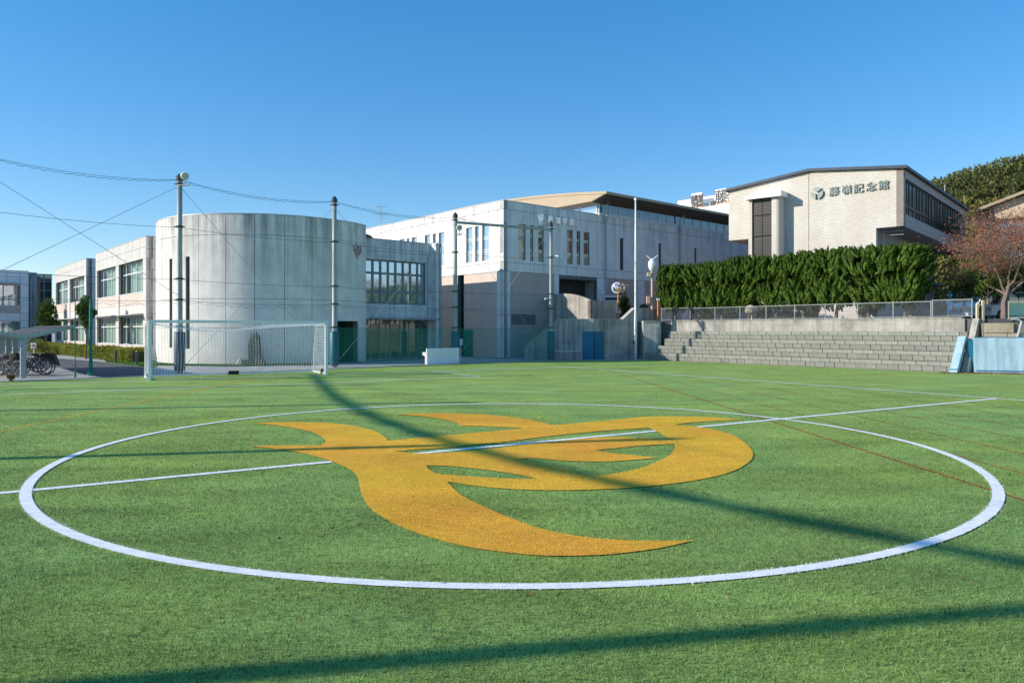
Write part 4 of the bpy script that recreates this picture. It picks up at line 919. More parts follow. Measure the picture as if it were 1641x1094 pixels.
# flagpole, mirror, siren
fpos = (kx(1018.5) * 51.2, 51.2); fl = root('flagpole', (*fpos, 0), 'tall white tapered flagpole in front of the concrete wall', 'flagpole')
MB().lathe([(.10, 0), (.10, 2.9), (.08, 3.0), (.068, 8), (.045, 11.1)], 12, fpos).obj('pole', M['white_paint'], fl, Matrix(), smooth=True)
MB().lathe([(.02, 11.1), (.10, 11.18), (.10, 11.28), (.02, 11.36)], 12, fpos).obj('finial', M['sign_white'], fl, Matrix()); MB().box(fpos[0] - .2, fpos[0] - .1, fpos[1] - .06, fpos[1] + .06, 1.1, 1.3).obj('cleat', M['pad_navy'], fl, Matrix())
my = 55.2; mp = at(990.5, 510, my); mz = TZ
mr = root('traffic_mirror', (mp.x, my, mz), 'pair of round convex mirrors on an orange post beside the dark shrub', 'mirror')
MB().tube([(mp.x, my, mz), (mp.x, my, 5.5)], .055, 8).obj('post', M['orange_paint'], mr, Matrix())
for px, dx, rz_, m_ in ((988.5, -.06, 25, 'mirror'), (997, .12, -35, 'mirror')):
    c = at(px, 461, my - .1); Mm = T(c.x, c.y, c.z, R(-rz_)) @ Matrix.Rotation(R(90), 4, 'X')
    MB().lathe([(.34, 0), (.33, .03), (.25, .07), (.12, .1), (.01, .11)], 20).obj('mirror_face', M[m_], mr, Mm, smooth=True)
    MB().lathe([(.40, -.06), (.41, .0), (.35, .02)], 20).obj('rim', M['orange_paint'] if px > 990 else M['frame_white'], mr, Mm)
mb = MB().box(-.42, .42, -.5, -.02, .36, .40); mb.obj('hood', M['rust'], mr, T(mp.x + .3, my - .05, 4.95 + .1))
sy = 53.6; sp = at(1045, 510, sy)
si = root('loudspeaker_post', (sp.x, sy, TZ), 'white domed siren with two slanted arms on a pink post beside the trimmed trees', 'siren')
MB().tube([(sp.x, sy, TZ), (sp.x, sy, 6.5)], .085, 8).obj('post', M['pink_paint'], si, Matrix())
z0 = at(1045, 423, sy).z
MB().lathe([(.05, z0 - .55), (.2, z0 - .45), (.30, z0 - .1), (.28, z0 + .15), (.15, z0 + .32), (.03, z0 + .4)], 16, (sp.x, sy)).obj('dome', M['white_paint'], si, Matrix(), smooth=True)
MB().tube([(sp.x, sy, z0 + .3), (sp.x - .42, sy, z0 + .62)], .04, 6).obj('arm', M['white_paint'], si, Matrix()); MB().tube([(sp.x, sy, z0 + .3), (sp.x + .42, sy, z0 + .62)], .04, 6).obj('arm', M['white_paint'], si, Matrix())
b_ = at(1039.5, 440, sy); MB().box(b_.x - .13, b_.x + .13, sy - .25, sy, b_.z - .13, b_.z + .13).obj('box', M['house_wall'], si, Matrix()); b_ = at(1038, 480.5, sy); MB().box(b_.x - .12, b_.x + .12, sy - .3, sy - .02, b_.z - .27, b_.z + .27).obj('control_box', M['pink_paint'], si, Matrix())
ob = at(1054.5, 513, 53.0); op = root('orange_post', (ob.x, 53.0, TZ), 'slim orange post standing just right of the siren post', 'post')
MB().tube([(ob.x, 53, TZ), (ob.x, 53, at(1054, 482, 53).z)], .06, 8).obj('post', M['orange_paint'], op, Matrix()); MB().box(ob.x - .1, ob.x + .1, 52.95, 53.05, at(1054, 481, 53).z, at(1054, 478, 53).z).obj('cap', M['sign_white'], op, Matrix())
nb_ = at(980, 480, 57); sb = root('notice_board', (nb_.x, 57, TZ), 'white notice board with a blue heading left of the mirror post', 'notice board')
MB().box(nb_.x - .55, nb_.x + .75, 57, 57.08, 3.4, 4.75).obj('board', M['sign_white'], sb, Matrix()); MB().box(nb_.x - .5, nb_.x + .7, 56.97, 57 - .003, 4.4, 4.65).obj('heading', M['pad_navy'], sb, Matrix())
for dx in (-.45, .65): MB().tube([(nb_.x + dx, 57.1, TZ), (nb_.x + dx, 57.1, 4.7)], .035, 6).obj('leg', M['steel'], sb, Matrix())

# ------------------------------------------------------------------ chain-link fences
def fence(F, xs, z0, h, y, label, mesh_m, rail_m, post_m, cell=.075, group=None, r=.0030, name='chain_link_fence'):
    f = root(name, F.P(xs[0], y, z0), label, 'fence', group)
    for x in xs: MB().box(x - .024, x + .024, y - .024, y + .024, z0 - .05, z0 + h + .02).obj('post', post_m, f, F.M)
    MB().box(xs[0], xs[-1], y - .018, y + .018, z0 + .04, z0 + .075).obj('rail', rail_m, f, F.M); MB().box(xs[0], xs[-1], y - .018, y + .018, z0 + h - .04, z0 + h).obj('rail', rail_m, f, F.M)
    lo, hi = z0 + .08, z0 + h - .05; H = hi - lo
    for a, b in zip(xs, xs[1:]):
        mb = MB(); x = a - H
        while x < b:
            for s in (1, -1):
                p = [x, lo], [x + H, hi]
                if s < 0: p = [x + H, lo], [x, hi]
                (u0, v0), (u1, v1) = p; d = (v1 - v0) / (u1 - u0)
                if u0 > u1: u0, v0, u1, v1 = u1, v1, u0, v0
                if u0 < a: v0 += (a - u0) * d; u0 = a
                if u1 > b: v1 -= (u1 - b) * d; u1 = b
                if u1 - u0 > .01: mb.tube([(u0, y, v0), (u1, y, v1)], r, 3, False)
            x += cell
        mb.obj('mesh_panel', mesh_m, f, F.M)
    return f
Ftop = Fb.shift(0, 1.75)
posts = [Ftop.a(p) for p in (1108.8, 1146, 1186, 1228, 1273.7, 1322.6, 1374.8, 1431.5, 1492)]
fence(Ftop, posts, TZ + .07, .88, 0, 'long grey chain-link fence on top of the stepped block wall', M['fence_steel'], M['fence_steel'], M['fence_steel'], .085)
fence(Ftop, [posts[-1] + .1, Ftop.a(1558.5)], TZ + .07, .93, -.06, 'framed wire mesh gate panel at the right end of the grey fence', M['steel'], M['fence_steel'], M['fence_steel'], .085, r=.003, name='mesh_gate')
fence(Ftop, [Ftop.a(1062), Ftop.a(1085), Ftop.a(1108)], TZ + .07, .92, -.12, 'short railed fence section between the siren post and the first tree', M['fence_steel'], M['fence_steel'], M['fence_steel'], .085, name='mesh_gate')
Fg2 = Ft.shift(.5, .75)
fence(Fg2, [.45, 2.2, 4.0, 5.8, 7.6], TZ - .02, .86, 0, 'green wire fence above the tan stone wall at the right edge', M['net_green'], M['frame_tan'], M['frame_tan'], .10, r=.005)
for px, yb, yt, lb in ((1566, 515, 487, 'shorter pale wooden post between the two fences'), (1575, 515, 481, 'taller pale wooden post at the start of the green fence')):
    p = at(px, yb, 36.6); o = root('wooden_post', (p.x, p.y, 2.4), lb, 'post'); MB().box(p.x - .05, p.x + .05, p.y - .05, p.y + .05, 2.4, at(px, yt, 36.6).z).obj('post', M['house_wall'], o, Matrix())
# pipes on the stone wall
pq = Ft
o = root('drain_pipe', Ft.P(1.15, -.06, 1.2), 'thin grey pipe with a hooked top on the stone wall', 'pipe'); MB().tube([(1.0, -.08, 1.2), (1.3, -.08, 2.5), (1.1, -.08, 2.62), (.85, -.08, 2.6)], .055, 8).obj('pipe', M['steel_light'], o, Ft.M)
o = root('drain_pipe', Ft.P(2.0, -.08, 1.2), 'short white elbow pipe just above the blue mat', 'pipe'); MB().tube([(1.78, -.1, 1.4), (1.86, -.1, 2.04), (1.82, -.1, 2.1), (1.5, -.1, 2.1)], .07, 8).obj('pipe', M['white_paint'], o, Ft.M)
# leaning blue mats
m1 = root('crash_mat', Fb.P(-.35, -.3, 0), 'narrow pale blue mat leaning on the end of the stepped wall', 'mat', 'blue mats')
MB().prism([(-.30, -.62, .02), (-.30, -.34, .02), (-.30, .75, 1.72), (-.30, .48, 1.78)], (.36, 0, 0)).obj('mat_body', M['mat_blue'], m1, Fb.M)
MB().prism([(-.301, -.60, .16), (-.301, -.55, .16), (-.301, -.55, .2), (-.301, -.59, .2)], (.362, 0, 0)).obj('seam', M['pad_blue'], m1, Fb.M)
Fm = Fac((kx(1563.5) * 35.3, 35.3), (.93, -.37)); m2 = root('crash_mat', (Fm.o.x, Fm.o.y, 0), 'wide faded blue mat leaning on the tan stone wall', 'mat', 'blue mats')
mm = MB(); n = 40; L = 7.0
for i in range(n + 1):
    x = L * i / n; wv = .018 * math.sin(x * 5.2) + .012 * math.sin(x * 11.3 + 1)
    mm.v += [(x, -.0 + wv, .04), (x, .42 + wv * .6, 1.72 + .01 * math.sin(x * 3)), (x, .78, 1.68), (x, .36, .04)]
for i in range(n): 
    for j in range(4): mm.f.append((4*i + j, 4*i + 4 + j, 4*i + 4 + (j + 1) % 4, 4*i + (j + 1) % 4))
mm.f += [(0, 1, 2, 3), (4*n + 3, 4*n + 2, 4*n + 1, 4*n)]
mm.obj('mat_body', M['mat_blue'], m2, Fm.M, smooth=False)
MB().tube([(0, -.03, .13), (L, -.03, .13)], .018, 5).obj('seam', M['pad_blue'], m2, Fm.M); MB().tube([(0, .41, 1.73), (L, .41, 1.73)], .018, 5).obj('seam', M['pad_blue'], m2, Fm.M)
MB().box(-.2, 7, .5, .56, 0, 1.6).obj('backing_sheet', M['pad_blue'], m2, Fm.M)
# fallen leaves
g = np.random.default_rng(5); n = 700; t_ = g.uniform(-1.5, 6.5, n); d_ = np.abs(g.normal(0, .45, n)) + .05
Pq = np.array([tuple(Fm.P(a, -d, .015)) for a, d in zip(t_, d_)]); me = cloudmesh('fallen_leaves', leafcloud(Pq, np.tile([1., 0, .05], (n, 1)) * g.choice([-1, 1], (n, 1)), .07, .05, .35, 2), M['dry_leaf']); link(bpy.data.objects.new('fallen_leaves', me), kind='stuff')
# ------------------------------------------------------------------ clipped juniper trees along the fence
def juniper_crown(seed, rx=1.28, ry=1.15, z0=.75, z1=4.22, tufts=460, per=130):
    g = np.random.default_rng(seed); P = []; D = []; SP = []; sw = g.uniform(-.5, .5)
    zc = (z0 + z1) / 2; hz_ = (z1 - z0) / 2
    for i in range(tufts):
        d = sph(1, g)[0]; d[1] = -abs(d[1]) if g.random() < .35 else d[1]
        d = np.sign(d) * np.abs(d) ** .62; s = g.uniform(.82, 1.04)
        low = max(0, -d[2]); c = np.array([d[0] * rx * s * (1 - .30 * low), d[1] * ry * s * (1 - .3 * low), zc + d[2] * hz_ * s])
        c[2] = min(c[2], z1 - g.uniform(0, .22)); c[2] += .0 if c[2] > z0 + .4 else g.uniform(0, .35)
        ax = np.array([d[0] * .35 + .28 + sw * .3 + g.normal(0, .22) + .25 * math.sin(c[2] * 2 + seed), d[1] * .35 + g.normal(0, .2), 1.0]); ax /= np.linalg.norm(ax)
        L = g.uniform(.38, .85); r = g.uniform(.07, .125); c[2] = min(c[2], z1 + g.uniform(-.05, .12) - L * .42)
        t = g.uniform(0, 1, per) ** .8; ring = sph(per, g); ring -= np.outer(ring @ ax, ax); ring /= np.linalg.norm(ring, axis=1)[:, None] + 1e-6
        bend = np.array([g.normal(0, .12), g.normal(0, .12), 0]); prof = np.sin(np.clip(t * .92 + .12, 0, 1) * math.pi) ** .7
        pts = c + np.outer(t - .5, ax) * L + np.outer((t - .5) ** 2 * 2, bend) + ring * (r * prof * g.uniform(.7, 1.1, per))[:, None]
        P.append(pts); D.append(ring * .55 + ax * 1.0)
        s1 = np.cross(ax, [0, 1., .1]); s1 /= np.linalg.norm(s1); s2 = np.cross(ax, s1); K = 5; rings = []     # solid twisted body of the tuft
        for q in range(K + 1):
            tt = q / K; rr = r * .92 * (math.sin(min(1, tt * .92 + .12) * math.pi) ** .7 if q < K else .02); ph = tt * 1.6 + i; cc = c + (tt - .5) * ax * L + (tt - .5) ** 2 * 2 * bend
            rings.append([cc + (s1 * math.cos(ph + a) + s2 * math.sin(ph + a)) * rr * g.uniform(.75, 1.15) for a in np.linspace(0, 2 * math.pi, 6, endpoint=False)])
        for q in range(K):
            for a in range(6): SP.append([rings[q][a], rings[q][(a + 1) % 6], rings[q + 1][(a + 1) % 6], rings[q + 1][a]])
    return np.concatenate([leafcloud(np.concatenate(P), np.concatenate(D), .085, .032, .25, seed), np.array(SP).reshape(-1, 3)])
def juniper_core(g, rx=.80, ry=.70, z0=1.25, z1=3.4):
    q = sph(900, g); q = np.sign(q) * np.abs(q) ** .75
    P = q * [rx, ry, (z1 - z0) / 2] * g.uniform(.7, .95, (900, 1)) + [0, 0, (z0 + z1) / 2]
    return leafcloud(P, q + [0, 0, .4], .42, .3, .6, 1)
jm = []
for s in (1, 2, 3, 4):
    V = np.concatenate([juniper_crown(s), juniper_core(np.random.default_rng(s))]); jm.append(cloudmesh('juniper_crown', V, M['juniper']))
jx = [-19.85 + i * 2.0 for i in range(9)]
jl_ = ['leftmost clipped juniper tree, its rounded end beside the siren post', 'second clipped juniper from the siren post, over the thin fence posts', 'third clipped juniper from the left, above the post shadow on the block wall',
       'fourth clipped juniper from the left, left of the pale rocks', 'clipped juniper at the middle of the row, above the pale rocks', 'clipped juniper just right of the pale rocks in the row', 'third clipped juniper from the right end of the row',
       'clipped juniper second from the right end of the row', 'rightmost clipped juniper tree with ragged low branches beside the autumn tree']
for i, x in enumerate(jx):
    b = Fb.P(x, 3.0 + random.uniform(-.1, .1), TZ); t = root('juniper_tree', b, jl_[i], 'tree', 'clipped juniper trees in a row behind the fence')
    tr = MB(); lx = random.uniform(-.25, .25)
    tr.tube([(0, 0, 0), (lx * .5, .05, .5), (lx, 0, 1.0), (lx * .6, 0, 1.8), (0, 0, 2.9)], [.13, .10, .09, .07, .04], 7)
    for q in range(5):
        a = random.uniform(0, 6.28); tr.tube([(lx, 0, .9 + q * .15), (lx + math.cos(a) * .5, math.sin(a) * .5, 1.15 + q * .15), (lx + math.cos(a) * .9, math.sin(a) * .9, 1.7 + q * .2)], [.045, .035, .02], 5)
    tr.obj('trunk', M['bark'], t)
    rz = Fb.d.x and math.atan2(Fb.d.y, Fb.d.x); k_ = random.choice((0, math.pi)) if i not in (0,) else 0
    o = bpy.data.objects.new('crown', jm[i % 4]); link(o, t, WM[t.name] @ Matrix.Rotation(rz + k_ * (i % 2), 4, 'Z') @ Matrix.Diagonal((1.0, 1, 1 + random.uniform(-.03, .03), 1)))
# pale rocks and low shrubs behind the fence
g = np.random.default_rng(21)
for k_, (px, py, Y, r, lb) in enumerate(((1205, 497, 47.5, .42, 'pale boulder seen through the fence under the fourth juniper'), (1262, 484, 46.5, .7, 'big pale boulder between the junipers at the middle of the row'), (1285, 478, 46, .5, 'smaller pale boulder right of the big one'), (1228, 482, 47, .3, 'small pale stone low between two junipers'), (1472, 503, 41.5, .55, 'long grey stone lying behind the fence near its right end'))):
    p = at(px, py, Y); t_ = bpy.data.meshes.new('boulder'); mb = MB(); q = sph(60, g) * [1.25, 1, .8] * g.uniform(.8, 1.1, (60, 1)) * r
    bmm = __import__('bmesh').new(); [bmm.verts.new(tuple(v)) for v in q]; __import__('bmesh').ops.convex_hull(bmm, input=bmm.verts[:])
    bmm.to_mesh(t_); bmm.free(); t_.materials.append(M['boulder'])
    link(bpy.data.objects.new('boulder', t_), None, T(p.x, p.y, max(TZ + r * .45, p.z)), lb, 'rock', 'rocks behind the fence')
    MB()
mound = MB().lathe([(2.2, TZ - .05), (1.8, TZ + .3), (.9, TZ + .6), (.02, TZ + .7)], 20, at(1262, 500, 48.3).xy); mound.obj('rock_bed', M['forest_soil'], smooth=True, kind='structure')
def shrub(name, loc, rad, m, lumps, per, L, W, seed, label, cat, group=None, core=True, stem=None):
    t = root(name, loc, label, cat, group); V = lumpy_crown((0, 0, rad[2] * (1.0 if stem is None else 0) + (stem or 0)), rad, lumps, per, L, W, seed)
    link(bpy.data.objects.new('crown', cloudmesh('crown', V, m)), t)
    s = MB().tube([(0, 0, -.1), (.03, 0, (stem or rad[2]) * .6), (0, 0, (stem or rad[2]) + rad[2] * .3)], [.05 + rad[0] * .04, .04, .02], 6)
    for q in range(4):
        a = random.uniform(0, 6.28); s.tube([(0, 0, (stem or rad[2]) * .5), (math.cos(a) * rad[0] * .6, math.sin(a) * rad[1] * .6, (stem or rad[2]) + rad[2] * .1)], [.03, .012], 5)
    s.obj('stem', M['bark'], t); return t
shrub('dark_shrub', (*at(1003, 510, 57.2).xy, TZ), (.62, .6, 1.25), M['tree_leaf'], 22, 130, .14, .07, 4, 'dark cone shaped shrub behind the traffic mirror', 'shrub')
shrub('round_shrub', (*at(1030, 500, 58).xy, TZ), (.75, .7, .75), M['tree_leaf'], 16, 120, .14, .07, 5, 'low dark round shrub left of the siren post', 'shrub')
for k_, (px, Y, rd, lb) in enumerate(((1135, 51.5, .5, 'small feathery green shrub behind the fence near its left end'), (1172, 49.5, .55, 'small green shrub behind the fence beside a leaning stake'), (1300, 45.5, .75, 'green shrub behind the fence under the juniper row'), (1390, 42.5, .6, 'small green shrub behind the fence left of the last trunks'), (1545, 42.0, 1.15, 'dark green bush under the autumn tree, left of its trunk'), (1583, 39.6, 1.0, 'dark green bush over the green fence beside the trunk'))):
    p = at(px, 500, Y); zc = TZ if k_ < 4 else TZ + .9
    shrub('low_shrub', (p.x, p.y, zc), (rd, rd * .9, rd * (.8 if k_ < 4 else .85)), M['juniper'], 16, 150, .13, .06, 30 + k_, lb, 'shrub', 'shrubs behind the fence')
for k_, (px, Y, r_) in enumerate(((1572, 43.5, 1.5), (1615, 41.0, 1.25), (1655, 41.5, 1.7))):
    p = at(px, 445, Y); shrub('evergreen_tree', (p.x, p.y, TZ), (r_, r_, r_ * .95), M['juniper'], 26, 260, .16, .07, 50 + k_, ['dark evergreen behind the autumn tree, nearest the brick hall', 'dark evergreen crown low behind the autumn tree trunk', 'dark evergreen at the right frame edge'][k_], 'tree', 'evergreens behind the autumn tree', stem=2.6)

# ------------------------------------------------------------------ autumn cherry trees
def cherry(loc, H, seed, label, leaves=5200, spread=1.0):
    t = root('cherry_tree', loc, label, 'tree', 'autumn cherry trees'); g = random.Random(seed); br = MB(); tw = MB(); tips = []
    def grow(p, d, L, r, lev):
        n = 4 if lev < 5 else 3; pts = [p]; rs = [r]; q = p.copy(); dd = d.copy()
        for i in range(n):
            dd = (dd + Vector((g.gauss(0, .16), g.gauss(0, .16), g.gauss(0, .10) + (.05 if lev < 3 else .02)))).normalized(); q = q + dd * L / n; pts.append(q.copy()); rs.append(r * (1 - .42 * (i + 1) / n))
        (br if lev < 3 else tw).tube(pts, rs, 7 if lev < 2 else (4 if lev < 4 else 3), lev < 2)
        if lev >= 3: tips.extend(pts[1:])
        if lev >= 6: return
        kids = [7, 5, 5, 4, 4, 3][lev]
        for c in range(kids):
            f = (.45 + .55 * (c + 1) / kids) if lev else (.7 + .3 * (c + 1) / kids); idx = min(n, max(1, int(f * n + .5)))
            bp = pts[idx]; az = g.uniform(0, 2 * math.pi) if lev else 2 * math.pi * (c + g.uniform(-.3, .3)) / kids
            side = Vector((math.cos(az), math.sin(az), 0)); k_ = [g.choice((.5, .9, 1.5, 2.2)), .85, .9, .9, .9, .9][lev]
            nd = (dd * .75 + side * k_ * spread + Vector((0, 0, g.uniform(-.12, .16)))).normalized()
            grow(bp, nd, L * g.uniform(.58, .80) * (1.6 if lev == 0 else 1), rs[idx] * (.62 if lev else .55), lev + 1)
    grow(Vector((0, 0, -.1)), Vector((.05, 0, 1)), H * .20, H * .017, 0)
    br.obj('trunk', M['cherry_bark'], t); tw.obj('twigs', M['cherry_bark'], t)
    g2 = np.random.default_rng(seed); tp = np.array([tuple(p) for p in tips]); idx = g2.integers(0, len(tp), leaves); keep = g2.random(leaves) < np.clip(1.15 - (tp[idx, 2] / H) * .9, .15, 1)
    P = tp[idx][keep] + g2.normal(0, .07, (keep.sum(), 3)) + [0, 0, -.05]
    link(bpy.data.objects.new('leaves', cloudmesh('leaves', leafcloud(P, np.tile([0, 0, -1.], (len(P), 1)), .095, .06, .5, seed), M['cherry_leaf'])), t); return t
p = at(1609, 508, 38.2); cherry((p.x, p.y, TZ), 9.4, 4, 'wide bare autumn tree with a few red leaves behind the green fence', 11000, 1.1)
p = at(1690, 508, 41.5); cherry((p.x, p.y, TZ), 12.0, 9, 'second bare autumn tree cut by the right edge of the view', 7000, 1.1)

# ------------------------------------------------------------------ vehicles behind the fence
def vehicle(name, loc, rz, L, W, H, body_m, label, cat):
    v = root(name, loc, label, cat, rz=rz); M0 = WM[v.name]
    pr = [(-L/2, .30), (-L/2, H * .52), (-L/2 + .12, H * .60), (-L/2 + L * .14, H * .62), (-L/2 + L * .24, H * .97), (-L/2 + L * .30, H), (L/2 - .15, H), (L/2, H * .9), (L/2, .30)]
    mb = MB().prism([(x, -W/2 + .03, z) for x, z in pr], (0, W - .06, 0)); mb.obj('body', body_m, v)
    MB().add([(-L/2 + L * .145, -W/2 + .16, H * .64), (-L/2 + L * .145, W/2 - .16, H * .64), (-L/2 + L * .235, W/2 - .2, H * .95), (-L/2 + L * .235, -W/2 + .2, H * .95)], [(3, 2, 1, 0)]).obj('windscreen', M['glass_dark'], v, M0 @ Matrix.Translation((-.03, 0, .02)))
    for s in (-1, 1):
        for x0, x1 in ((-L * .24, -.05), (.03, L * .2), (L * .24, L * .42)): MB().box(x0, x1, s * (W/2 - .02) - .015, s * (W/2 - .02) + .015, H * .62, H * .9).obj('side_window', M['glass_dark'], v)
        MB().box(-L/2 - .03, -L/2 + .05, s * W * .38 - .14, s * W * .38 + .14, H * .38, H * .5).obj('headlight', M['lamp_glass'], v)
        MB().box(-L/2 + L * .2, -L/2 + L * .25, s * (W/2 + .1) - .07, s * (W/2 + .1) + .07, H * .6, H * .72).obj('mirror', body_m, v)
        for x in (-L * .32, L * .31):
            w_ = MB().lathe([(.16, -.1), (.30, -.1), (.32, -.06), (.32, .06), (.30, .1), (.16, .1)], 20).obj('wheel', M['rubber'], v, M0 @ T(x, s * (W/2 - .1), .32) @ Matrix.Rotation(R(90), 4, 'X'))
            MB().lathe([(.04, -.11), (.17, -.105), (.17, .105), (.04, .11)], 14).obj('rim', M['steel_light'], w_)
    MB().box(-L/2 - .05, -L/2 + .05, -W/2 + .05, W/2 - .05, .28, .5).obj('bumper', M['sign_white'], v); MB().box(-L/2 - .035, -L/2 - .012, -.25, .25, H * .36, H * .48).obj('grille', M['dark_metal'], v)
    return v
p = at(1566, 500, 46.0); vehicle('parked_van', (p.x, p.y + 1.5, TZ), R(62), 3.6, 1.6, 1.85, M['car_blue'], 'blue van parked behind the fence right of the last juniper', 'van')
p = at(1640, 500, 43.0); vehicle('parked_car', (p.x, p.y + 1.5, TZ), R(15), 4.0, 1.65, 1.5, M['car_white'], 'white car behind the green fence at the right edge', 'car')

# ------------------------------------------------------------------ safety net poles, nets and cables
HP = 9.5
PV = [(-28.4, 23.5), (-22.1, 29.3), (-15.98, 35.1), (-9.97, 41.0), (-3.62, 46.6), (2.66, 49.9)]
PS = [(-24.25, 16.75), (-20.0, 9.6), (-14.9, 1.95), (-11.9, -2.8)]
plab = {0: 'netting pole out at the left corner of the pitch', 1: 'netting pole left of the bicycle shelter', 2: 'tall netting pole with navy padding behind the goal and a floodlight on top', 3: 'tall netting pole with teal padding just right of the goal', 4: 'tall netting pole beside the white wash stand, carrying a round floodlight', 5: 'netting pole in front of the diagonal stair wall with small cameras'}
pole_objs = []
def net_pole(i, x, y, h, label, padm='pad_teal'):
    r = .142 if i != 5 else .12
    t = root('net_pole', (x, y, 0), label, 'pole', 'safety net poles round the pitch')
    MB().lathe([(r, 0), (r, 2.6), (r * .93, 2.62), (r * .86, 6.2), (r * .84, h - .25)], 14).obj('shaft', M['pole_green'], t, smooth=True)
    MB().lathe([(r * 1.15, h - .25), (r * 1.2, h - .1), (r * .8, h), (.05, h + .08)], 12).obj('cap', M['dark_metal'], t)
    MB().lathe([(r + .10, .12), (r + .115, .2), (r + .115, 1.95), (r + .08, 2.0)], 16).obj('padding', M[padm], t, smooth=True)
    for z in (2.2, 3.5, 4.5, 7.0, h - .45):
        if z < h: MB().lathe([(r * 1.1, z), (r * 1.18, z + .02), (r * 1.18, z + .07), (r * 1.1, z + .09)], 12).box(-.26, .26, -.03, .03, z + .02, z + .06).obj('clamp', M['dark_metal'], t)
    pole_objs.append(t); return t
for i, (x, y) in enumerate(PV): net_pole(i, x, y, HP - (.1 if i == 5 else 0), plab[i], 'pad_navy' if i == 2 else 'pad_teal')
for i, (x, y) in enumerate(PS): net_pole(9 + i, x, y, 9.55, ['netting pole on the left touchline side, first from the corner', 'netting pole on the left side, halfway along', 'netting pole on the left side, nearest the viewer', 'netting pole on the left side, behind the viewer'][i])
def floodlight(x, y, z, dx, face, label):
    f = root('floodlight', (x, y, z), label, 'floodlight', 'round floodlights on the net poles')
    MB().tube([(x, y, z), (x + dx, y - .1, z)], .045, 8).tube([(x + dx * .6, y - .06, z), (x + dx * .6, y - .06, z + .3)], .03, 6).obj('arm', M['steel'], f, Matrix())
    Mx = T(x + dx * .62, y - .12, z + .42, face) @ Matrix.Rotation(R(90), 4, 'X')
    MB().lathe([(.06, -.22), (.17, -.16), (.18, .0), (.185, .025)], 20).obj('housing', M['white_paint'], f, Mx, smooth=True); MB().lathe([(.01, .042), (.16, .038), (.165, .026), (.01, .026)], 20).obj('lens', M['lamp_glass'], f, Mx)
floodlight(PV[2][0], PV[2][1] - .15, 9.0, .6, R(8), 'round floodlight on top of the pole behind the goal')
floodlight(PV[4][0], PV[4][1] - .15, 8.15, .45, R(10), 'round floodlight on the pole beside the wash stand')
for z, dx, lb in ((7.15, .42, 'small white camera high on the pole before the stair wall'), (4.25, -.35, 'small white camera low on the pole before the stair wall')):
    x, y = PV[5]; c = root('camera', (x, y, z), lb, 'camera', 'cameras on the right net pole')
    MB().tube([(x, y, z), (x + dx * .8, y - .05, z - .02)], .02, 6).obj('bracket', M['steel'], c, Matrix()); MB().tube([(x + dx * .7, y - .1, z), (x + dx * 1.25, y - .2, z - .06)], [.05, .06], 10).obj('housing', M['white_paint'], c, Matrix())
# beam between the last two poles
a, b = Vector((*PV[4], 8.95)), Vector((*PV[5], 8.95)); o = root('pole_brace', a, 'horizontal steel pipe joining the tops of the last two poles', 'beam'); MB().tube([a, b], .085, 10).obj('pipe', M['pole_green'], o, Matrix())
def cab(mb, p, q, sag, r=.011, n=14, wig=0):
    p, q = Vector(p), Vector(q); mb.tube([p.lerp(q, i / n) + Vector((0, 0, -sag * 4 * (i / n) * (1 - i / n) + (wig * math.sin(i * 2.1) if 0 < i < n else 0))) for i in range(n + 1)], r, 4, False)
netlab = ['safety net bay at the far left, over the bicycle shelter side', 'safety net bay between the shelter and the goal post pole', 'safety net bay behind the goal', 'safety net bay in front of the glazed entrance', 'safety net bay in front of the hall corner', 'safety net bay on the left touchline']
def net_bay(i, A, B, label, lower=True, full=True, xb=0.1):
    ur = .00045 if i < 3 else .0008
    A = Vector((*A, 0)); B = Vector((*B, 0)); t = root('safety_net', (A + B) / 2, label, 'net', 'green safety net bays'); d = (B - A).normalized(); L = (B - A).length
    for z, s in ((9.3, .32), (7.0, .12), (4.5, .06), (3.5, .1), (2.2, .03)):
        mb = MB(); cab(mb, A + Vector((0, 0, z)), B + Vector((0, 0, z)), s, .009)
        if z in (9.3,): cab(mb, A + Vector((0, 0, z - .04)), B + Vector((0, 0, z - .04)), s + .05, .010, 60, .035)
        if z == 3.5: cab(mb, A + Vector((0, 0, z - .08)), B + Vector((0, 0, z - .08)), s + .06, .007, 36, .07)
        mb.obj('cable', M['cable'], t, Matrix())
    mb = MB()
    for p, q in ((A, B), (B, A)): mb.tube([p + Vector((0, 0, xb)), q + Vector((0, 0, 9.0))], .011, 4, False)
    mb.obj('guy_wire', M['steel_light'], t, Matrix())
    nt_ = MB(); st = .16; k_ = int(L / st); off = 0
    for j in range(1, k_): p = A + d * (L * j / k_); nt_.tube([p + Vector((0, 0, .3)), p + Vector((0, 0, 9.25 - .30 * 4 * (j / k_) * (1 - j / k_)))], ur, 3, False)
    for j in range(1, 56): nt_.tube([A + Vector((0, 0, .3 + j * st)), B + Vector((0, 0, .3 + j * st))], ur, 3, False)
    if full: nt_.obj('upper_net', M['net_green'], t, Matrix())
    if lower:
        mb = MB(); st = .055; k_ = int(L / st)
        for j in range(k_): p = A + d * (L * j / k_ + .02); mb.tube([p + Vector((0, 0, .02)), p + Vector((0, 0, 2.18))], lower, 3, False)
        for j in range(40): mb.tube([A + Vector((0, 0, .02 + j * st)), B + Vector((0, 0, .02 + j * st))], lower, 3, False)
        mb.obj('lower_net', M['net_green'], t, Matrix())
net_bay(0, PV[0], PV[1], netlab[0], 0, True, 3.7); net_bay(1, PV[1], PV[2], netlab[1], 0, True, 3.7); net_bay(2, PV[2], PV[3], netlab[2], .0012)
net_bay(3, PV[3], PV[4], netlab[3], .0048); net_bay(4, PV[4], PV[5], netlab[4], .0040)
